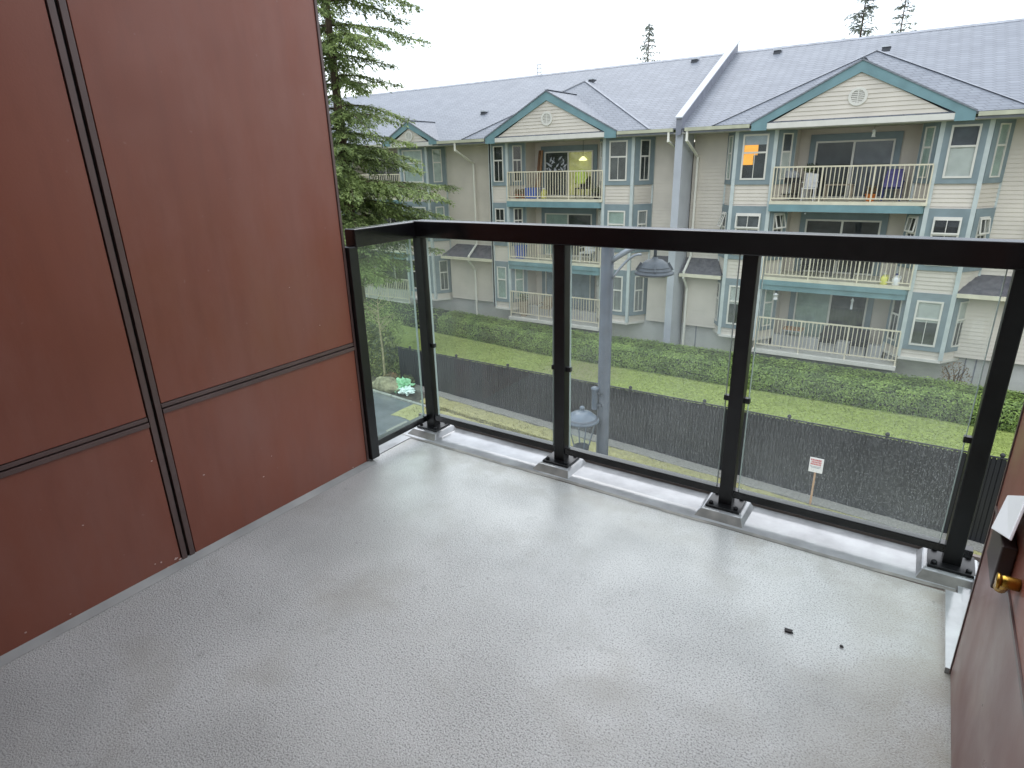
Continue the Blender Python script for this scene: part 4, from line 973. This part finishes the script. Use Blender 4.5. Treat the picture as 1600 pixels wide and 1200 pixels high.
# --- glass railing
def railing():
    o = thing('glass_railing', 'black metal railing with clear glass panels around the balcony edge', 'railing', (-.9, YR, 0))
    px = [-2.0, -1.256, -.5, .245]; zt0, zt1 = 1.018, 1.095; hw = .026
    XS = -2.065
    g = MB(); g.box((-2.045, YR-.036, zt0), (XR+.12, YR+.036, zt1)); g.build('top_rail', 'black_metal', o, bevel=.004)
    g = MB(); g.box((XS-.03, 1.84, zt0-.004), (XS+.034, YR+.033, zt1-.004)); g.build('top_rail', 'black_metal', o, bevel=.004)
    g = MB(); g.box((XR+.045, -.9, zt0-.004), (XR+.11, YR-.037, zt1-.004)); g.build('top_rail', 'black_metal', o, bevel=.004)
    g = MB(); g.box((-2.03, YR-.018, .070), (XR+.05, YR+.018, .102)); g.build('bottom_rail', 'black_metal', o, bevel=.003)
    g = MB(); g.box((XS-.016, 1.86, .066), (XS+.018, YR-.02, .098)); g.build('bottom_rail', 'black_metal', o, bevel=.003)
    for i, x in enumerate(px):
        if i == 0: x = -2.035
        p = MB().box((x-hw, YR-hw, .03), (x+hw, YR+hw, zt0+.002)).build('post', 'post_metal', o, bevel=.003)
        zb = .029
        MB().box((x-.066, YR-.062, zb), (x+.066, YR+.06, zb+.010)).build('base_plate', 'post_metal', p, bevel=.002)
        for sx in (-1, 1):
            for sy in (-1, 1):
                MB().lathe((x+sx*.048, YR+sy*.044, zb+.010), [(.009, 0), (.009, .007), (.006, .010), (.0005, .010)], 8).build('bolt', 'bolt', p)
        # pedestal of the deck under the plate
        a, b = .076, .098
        d = MB(); d.hexa([(x-b, YR-.112, .0), (x+b, YR-.112, .0), (x+b, YR+.078, .0), (x-b, YR+.078, .0), (x-a, YR-.078, .028), (x+a, YR-.078, .028), (x+a, YR+.07, .028), (x-a, YR+.07, .028)])
        d.build('post_pedestal', 'deck_edge', deck, bevel=.006)
        dd = MB(); dd.hexa([(x-b+.004, YR-.1135, .002), (x+b-.004, YR-.1135, .002), (x+b-.004, YR-.109, .002), (x-b+.004, YR-.109, .002), (x-a, YR-.0815, .026), (x+a, YR-.0815, .026), (x+a, YR-.077, .026), (x-a, YR-.077, .026)])
        dd.build('shaded_pedestal_face', 'shaded_step', deck)  # thin front sheet, its shade painted as a darker tone
    p = MB().box((XS-.022, 1.802, .02), (XS+.03, 1.852, zt0+.001)).build('post', 'post_metal', o, bevel=.003)
    # glass panels, with a gap and clamps beside each post
    gp = [-2.035, -1.256, -.5, .245]
    for i in range(3):
        a, b = gp[i]+hw+.016, gp[i+1]-hw-.016
        pn = MB().box((a, YR-.005, .094), (b, YR+.005, zt0+.01)).build('glass_panel', 'glass', o)
        for x in (a, b): MB().box((x-.0013, YR-.0055, .094), (x+.0013, YR+.0055, zt0)).build('edge', 'glass_edge', pn)
        for z in (.47,):
            for x in (a, b): 
                s_ = 1 if x == b else -1
                MB().box((x-s_*.005, YR-.010, z), (x+s_*.0155, YR+.010, z+.020)).build('clamp', 'post_metal', pn)
    pn = MB().box((XS-.004, 1.862, .094), (XS+.006, YR-hw-.016, zt0)).build('glass_panel', 'glass_green', o)
    MB().box((XS-.0045, YR-hw-.0175, .094), (XS+.0065, YR-hw-.015, zt0)).build('edge', 'glass_edge', pn)
    pn = MB().box((XR+.068, -.6, .03), (XR+.078, YR-hw-.012, zt0)).build('glass_panel', 'glass_green', o)
    MB().box((XR+.060, -.6, .012), (XR+.09, YR-.07, .045)).build('glass_shoe', mat('shoe', (.30, .33, .35), .3, metal=.5), o)
railing()

# --- outlet cover and tap on the right wall
def fittings():
    o = thing('wall_box', 'brown wall box with a raised white flap cover on the right wall', 'outlet box', (XR, 1.5, .5))
    MB().box((XR-.026, 1.36, .512), (XR-.001, 1.50, .61)).build('box_body', 'box_brown', o, bevel=.003)
    P = [Vector((XR-.010, 1.555, .632)), Vector((XR-.040, 1.430, .608)), Vector((XR-.030, 1.30, .66)), Vector((XR-.001, 1.42, .70))]
    nrm = (P[1]-P[0]).cross(P[3]-P[0]).normalized()*.006
    MB().hexa([p-nrm for p in P]+P).build('flap', 'plate_white', o, bevel=.0015)
    for y in (1.50, 1.53): MB().lathe((0, 0, 0), [(.004, 0)], 6)
    g = MB(); g.tube([(XR-.001, 1.545, .493), (XR-.007, 1.545, .493)], .006, 8); g.build('screw', 'galv', o)
    g = MB(); g.tube([(XR-.001, 1.515, .497), (XR-.007, 1.515, .497)], .006, 8); g.build('screw', 'galv', o)
    t = thing('garden_tap', 'brass garden tap sticking out below the wall box', 'tap', (XR, 1.27, .58))
    MB().tube([(XR-.001, 1.27, .588), (XR-.024, 1.27, .588), (XR-.030, 1.27, .586)], [.012, .012, .010], 14).build('tap_body', 'brass', t, smooth=True)
    MB().tube([(XR-.014, 1.27, .588), (XR-.020, 1.285, .573), (XR-.023, 1.295, .558)], [.010, .010, .011], 12).build('spout', 'brass', t, smooth=True)
    MB().tube([(XR-.030, 1.27, .586), (XR-.035, 1.27, .586)], .015, 14).build('handle', 'brass', t, smooth=True)
fittings()

# ================================================================== THINGS ON THE OPPOSITE BALCONIES
def item(name, label, cat, group=None):
    return thing(name, label, cat, (0, 0, 0), group)
def setloc(o, loc):  # move the empty to the base without moving the parts
    loc = Vector(loc); 
    for ch in o.children: ch.location = ch.location-loc
    o.location = loc
def chair(x, y, s, m, label, w_=.5, rot=0, group=None):
    o = thing('chair', label, 'chair', (x, y, s), group)
    MB().box((x-w_/2, y-.25, s+.40), (x+w_/2, y+.25, s+.45)).build('seat', m, o)
    MB().hexa([(x-w_/2, y+.22, s+.455), (x+w_/2, y+.22, s+.455), (x+w_/2, y+.27, s+.455), (x-w_/2, y+.27, s+.455), (x-w_/2+.03, y+.32, s+.92), (x+w_/2-.03, y+.32, s+.92), (x+w_/2-.03, y+.36, s+.92), (x-w_/2+.03, y+.36, s+.92)]).build('backrest', m, o)
    for sx in (-1, 1):
        for sy in (-1, 1): MB().box((x+sx*(w_/2-.03)-.02, y+sy*.22-.02, s+.001), (x+sx*(w_/2-.03)+.02, y+sy*.22+.02, s+.399)).build('leg', m, o)
        MB().box((x+sx*(w_/2)-.025, y-.22, s+.62), (x+sx*(w_/2)+.025, y+.25, s+.65)).build('armrest', m, o)
    return o
def jug(x, y, s, m, mc, label, h=.36):
    o = thing('jug', label, 'jug', (x, y, s), 'plastic jugs on the balconies')
    MB().lathe((x, y, s), [(.001, 0), (.11, .0), (.125, .03), (.125, h*.6), (.10, h*.75), (.04, h*.9), (.035, h)], 16).build('jug_body', m, o, smooth=True)
    MB().lathe((x, y, s+h), [(.045, -.01), (.045, .04), (.001, .04)], 12).build('cap', mc, o)
    MB().tube([(x+.05, y, s+h*.92), (x+.13, y, s+h*.85), (x+.13, y, s+h*.5)], .015, 6).build('handle', m, o)
def bin_(x, y, s, w_, h, m, label, name='storage_bin', cat='bin', group=None):
    o = thing(name, label, cat, (x, y, s), group)
    MB().hexa([(x-w_*.45, y-.18, s), (x+w_*.45, y-.18, s), (x+w_*.45, y+.18, s), (x-w_*.45, y+.18, s), (x-w_/2, y-.2, s+h), (x+w_/2, y-.2, s+h), (x+w_/2, y+.2, s+h), (x-w_/2, y+.2, s+h)]).build('bin_body', m, o)
    MB().box((x-w_/2-.02, y-.22, s+h+.001), (x+w_/2+.02, y+.22, s+h+.05)).build('lid', m, o)
def pot(x, y, s, r, h, m, leaf, label, fr=.22, seed=0, cat='potted plant'):
    o = thing('potted_plant', label, cat, (x, y, s))
    MB().lathe((x, y, s), [(.001, 0), (r*.7, 0), (r, h*.9), (r*1.08, h*.9), (r*1.08, h), (r*.9, h), (r*.85, h*.85), (.001, h*.85)], 14).build('pot', m, o)
    rr = random.Random(seed); g = MB()
    for k in range(160):
        d = Vector((rr.gauss(0, 1), rr.gauss(0, 1), rr.gauss(0, .9))).normalized()*fr*rr.random()**.4; P = Vector((x, y, s+h+fr*.7))+d
        u = Vector((rr.gauss(0, 1), rr.gauss(0, 1), rr.gauss(0, 1))).normalized(); v = u.orthogonal().normalized(); g.quad(P-u*.04, P-v*.022, P+u*.04, P+v*.022)
    g.build('foliage', leaf, o, kind='stuff')
c = CENT[1]; s3, s2, s1 = LV[2]+.092, LV[1]+.092, LV[0]+.002
bin_(c-1.33, 25.35, s3, .62, .42, 'blue', 'blue storage box standing on the top balcony, left gable side')
jug(c-.68, 25.25, s3, 'yellow', 'white_item', 'pale yellow jug beside the blue box on the top left balcony', .42)
for i, (dx, lb) in enumerate(((-2.1, 'leftmost terracotta pot of red brown plants on the top left balcony'), (-1.78, 'second terracotta pot of red brown plants left of the blue box'))):
    pot(c+dx, 25.2, s3, .12, .2, 'terracotta', 'dry', lb, .14, i)
for i, (dx, tl, lb) in enumerate(((-1.72, .10, 'left one of two brown boards leaning on the top left balcony wall'), (-1.55, .05, 'right and paler of two brown boards leaning on the top left balcony wall'))):
    g = MB(); g.hexa([(c+dx-.05, 26.2, s3), (c+dx+.05, 26.2, s3), (c+dx+.05, 26.25, s3), (c+dx-.05, 26.25, s3), (c+dx-.05+tl, 26.48, s3+2.1), (c+dx+.05+tl, 26.48, s3+2.1), (c+dx+.05+tl, 26.53, s3+2.1), (c+dx-.05+tl, 26.53, s3+2.1)])
    o = g.build('leaning_board', 'plank' if i else 'brown_item'); o['label'] = lb; o['category'] = 'board'; o['group'] = 'leaning boards'
# hi-vis jacket over a chair
ch = chair(c+1.05, 25.75, s3, 'dark_item', 'dark chair with a yellow jacket over it on the top left balcony')
jk = thing('jacket', 'bright yellow green jacket draped over the dark balcony chair', 'jacket', (c+1.05, 25.75, s3))
MB().hexa([(c+.82, 25.5, s3+.62), (c+1.28, 25.5, s3+.62), (c+1.26, 25.62, s3+.62), (c+.84, 25.62, s3+.62), (c+.90, 25.62, s3+1.22), (c+1.2, 25.62, s3+1.22), (c+1.2, 25.7, s3+1.22), (c+.9, 25.7, s3+1.22)]).build('jacket_body', 'hivis', jk, bevel=.04)
for sx in (-1, 1): MB().tube([(c+1.05+sx*.15, 25.62, s3+1.18), (c+1.05+sx*.28, 25.56, s3+.9), (c+1.05+sx*.2, 25.48, s3+.66)], [.07, .065, .05], 8).build('sleeve', 'hivis', jk, smooth=True)
pot(c+1.95, 25.3, s3, .14, .22, 'dark_item', 'ivy', 'dark pot with low green plant at the right end of the top left balcony', .2, 5)
# lamp inside the room, seen through the glass
lp = thing('ceiling_lamp', 'glowing pale yellow lamp seen through the top left sliding door', 'lamp', (c+.75, 26.5, s3+1.9))
MB().lathe((c+.72, 26.40, s3+1.62), [(.001, .16), (.05, .15), (.17, .04), (.19, 0), (.16, -.02), (.001, -.03)], 20).build('lamp_shade', 'lamp_on', lp, smooth=True)
MB().tube([(c+.72, 26.40, s3+1.78), (c+.72, 26.40, 2.29)], .008, 6).build('cord', 'dark_item', lp)
# foil streamer shapes behind glass: silvery hanging decoration
hg = thing('hanging_decoration', 'silvery crumpled hanging decoration behind the top left sliding door', 'decoration', (c-.7, 26.42, s3+1.6))
rr = random.Random(4); g = MB()
for k in range(26):
    x = c-.75+rr.uniform(-.5, .5); z = s3+1.45+rr.uniform(-.3, .3); u = Vector((rr.uniform(-.5, .5), 0, rr.uniform(-1, 1))).normalized()*rr.uniform(.06, .16); v = Vector((u.z, 0, -u.x))*.3
    y = 26.49+rr.uniform(-.03, .01); P = Vector((x, y, z)); g.quad(P-u, P-v, P+u, P+v)
g.build('foil', 'galv', hg, kind='stuff')
MB().tube([(c-1.25, 26.5, s3+1.83), (c-.25, 26.5, s3+1.83)], .01, 6).build('cord', 'dark_item', hg)
# middle left balcony
bin_(c-1.95, 25.2, s2, .42, .55, 'blue', 'bright blue bin on the middle left balcony, beside the left bay')
chair(c+1.5, 25.45, s2, 'white_item', 'white plastic chair on the middle left balcony near the right bay', .55)
# ground left balcony
chair(c-.85, 25.7, s1, 'wicker', 'pale wicker chair on the ground floor balcony below the middle left one', .6)
pot(c-1.85, 25.2, s1, .22, .75, 'wicker', 'ivy', 'green plant in a tall pale planter on the ground floor left balcony', .25, 8)
bin_(c-.55, 25.15, s1+.45, .35, .16, 'white_item', 'small white tray on the ground floor balcony chair seat', 'tray', 'tray') if False else None

# right module
c = CENT[2]
def grill(x, y, s):
    o = thing('barbecue', 'black barbecue with a pale cover on the top right balcony, left end', 'barbecue', (x, y, s))
    MB().box((x-.35, y-.25, s+.62), (x+.35, y+.25, s+.80)).build('firebox', 'dark_item', o)
    MB().lathe((x, y, s+.80), [(.30, 0), (.29, .12), (.2, .22), (.001, .26)], 16).build('lid', 'grey_item', o, smooth=True)
    for sx in (-1, 1):
        for sy in (-1, 1): MB().box((x+sx*.31-.02, y+sy*.2-.02, s), (x+sx*.31+.02, y+sy*.2+.02, s+.619)).build('leg', 'dark_item', o)
    MB().box((x-.32, y-.22, s+.2), (x+.32, y+.22, s+.23)).build('shelf', 'dark_item', o)
grill(c-1.95, 25.6, s3)
chair(c-1.25, 25.5, s3, 'white_item', 'white slatted chair right of the barbecue on the top right balcony', .45)
def table(x, y, s, m, w_, label, h=.7):
    o = thing('table', label, 'table', (x, y, s))
    MB().box((x-w_/2, y-.3, s+h-.03), (x+w_/2, y+.3, s+h)).build('table_top', m, o)
    for sx in (-1, 1):
        for sy in (-1, 1): MB().box((x+sx*(w_/2-.04)-.02, y+sy*.25-.02, s), (x+sx*(w_/2-.04)+.02, y+sy*.25+.02, s+h-.031)).build('leg', m, o)
table(c-.3, 25.7, s3, 'wicker', .9, 'low pale wicker table in the middle of the top right balcony', .55)
chair(c+1.35, 25.75, s3, 'navy', 'dark blue cushioned chair at the right side of the top right balcony', .6)
g = MB(); o = thing('cushion', 'purple blue blanket over the dark blue balcony chair', 'cushion', (c+1.35, 25.5, s3))
MB().hexa([(c+1.05, 25.38, s3+.46), (c+1.65, 25.38, s3+.46), (c+1.65, 25.9, s3+.46), (c+1.05, 25.9, s3+.46), (c+1.08, 25.45, s3+.56), (c+1.62, 25.45, s3+.56), (c+1.6, 26.0, s3+1.05), (c+1.1, 26.0, s3+1.05)]).build('cushion_body', 'purple', o, bevel=.03)
pot(c+.75, 25.35, s3, .17, .24, 'orange', 'dry', 'orange pot with dry orange flowers on the top right balcony', .18, 3)
pot(c-1.42, 26.1, s3, .14, .95, 'white_item', 'ivy', 'tall white planter with pink and green plant on the top right balcony', .2, 13)
# lantern and ornaments hanging from ceilings
def hang(x, y, zt, m, label, l=.35, name='bird_feeder', cat='bird feeder', r=.07, h=.2):
    o = thing(name, label, cat, (x, y, zt))
    MB().tube([(x, y, zt), (x, y, zt-l)], .006, 5).build('cord', 'dark_item', o)
    MB().lathe((x, y, zt-l-h), [(.001, 0), (r, 0), (r*.8, .03), (r*.7, h*.7), (r*1.2, h*.72), (.01, h)], 12).build('ornament', m, o, smooth=True)
hang(c+.55, 25.3, 2.30, 'white_item', 'white ornament hanging over the top right balcony', .12, 'hanging_ornament', 'ornament', .07, .26)
hang(c-1.85, 24.95, LV[1]-.41, 'white_item', 'white bird feeder hanging at the left of the ground floor right balcony', .1, r=.1, h=.26)
hang(c+.75, 25.1, LV[1]-.41, 'galv', 'slim grey wind chime hanging over the ground floor right balcony', .08, 'wind_chime', 'wind chime', .05, .42)
hang(c-1.2, 24.98, LV[2]-.28, 'galv', 'tiny hook ornament under the teal slab of the top right balcony, left one', .02, 'hook_ornament', 'ornament', .03, .06)
# middle right balcony
jug(c+1.62, 25.0, s2, 'yellow', 'white_item', 'yellow detergent jug behind the railing of the middle right balcony', .36)
jug(c+1.98, 25.0, s2, 'white_item', 'navy', 'white and blue jug right of the yellow jug on the middle right balcony', .36)
chair(c-.9, 25.6, s2, 'dark_item', 'dark chair at the left of the middle right balcony', .6)
table(c+.2, 25.7, s2, 'dark_item', .8, 'dark table in the middle of the middle right balcony', .7)
# ground right balcony
table(c-1.15, 25.5, s1, 'grey_item', .75, 'grey side table below the window on the ground floor right balcony', .78)
g = MB(); g.box((c-1.5, 25.25, s1+.781), (c-.8, 25.7, s1+.84)); o = g.build('wooden_tray', 'plank'); o['label'] = 'reddish wooden tray on the grey table of the ground floor right balcony'; o['category'] = 'tray'
chair(c+.1, 25.7, s1, 'dark_item', 'left dark chair behind the ground floor right balcony railing', .6)
chair(c+1.15, 25.7, s1, 'dark_item', 'right dark chair behind the ground floor right balcony railing', .6)
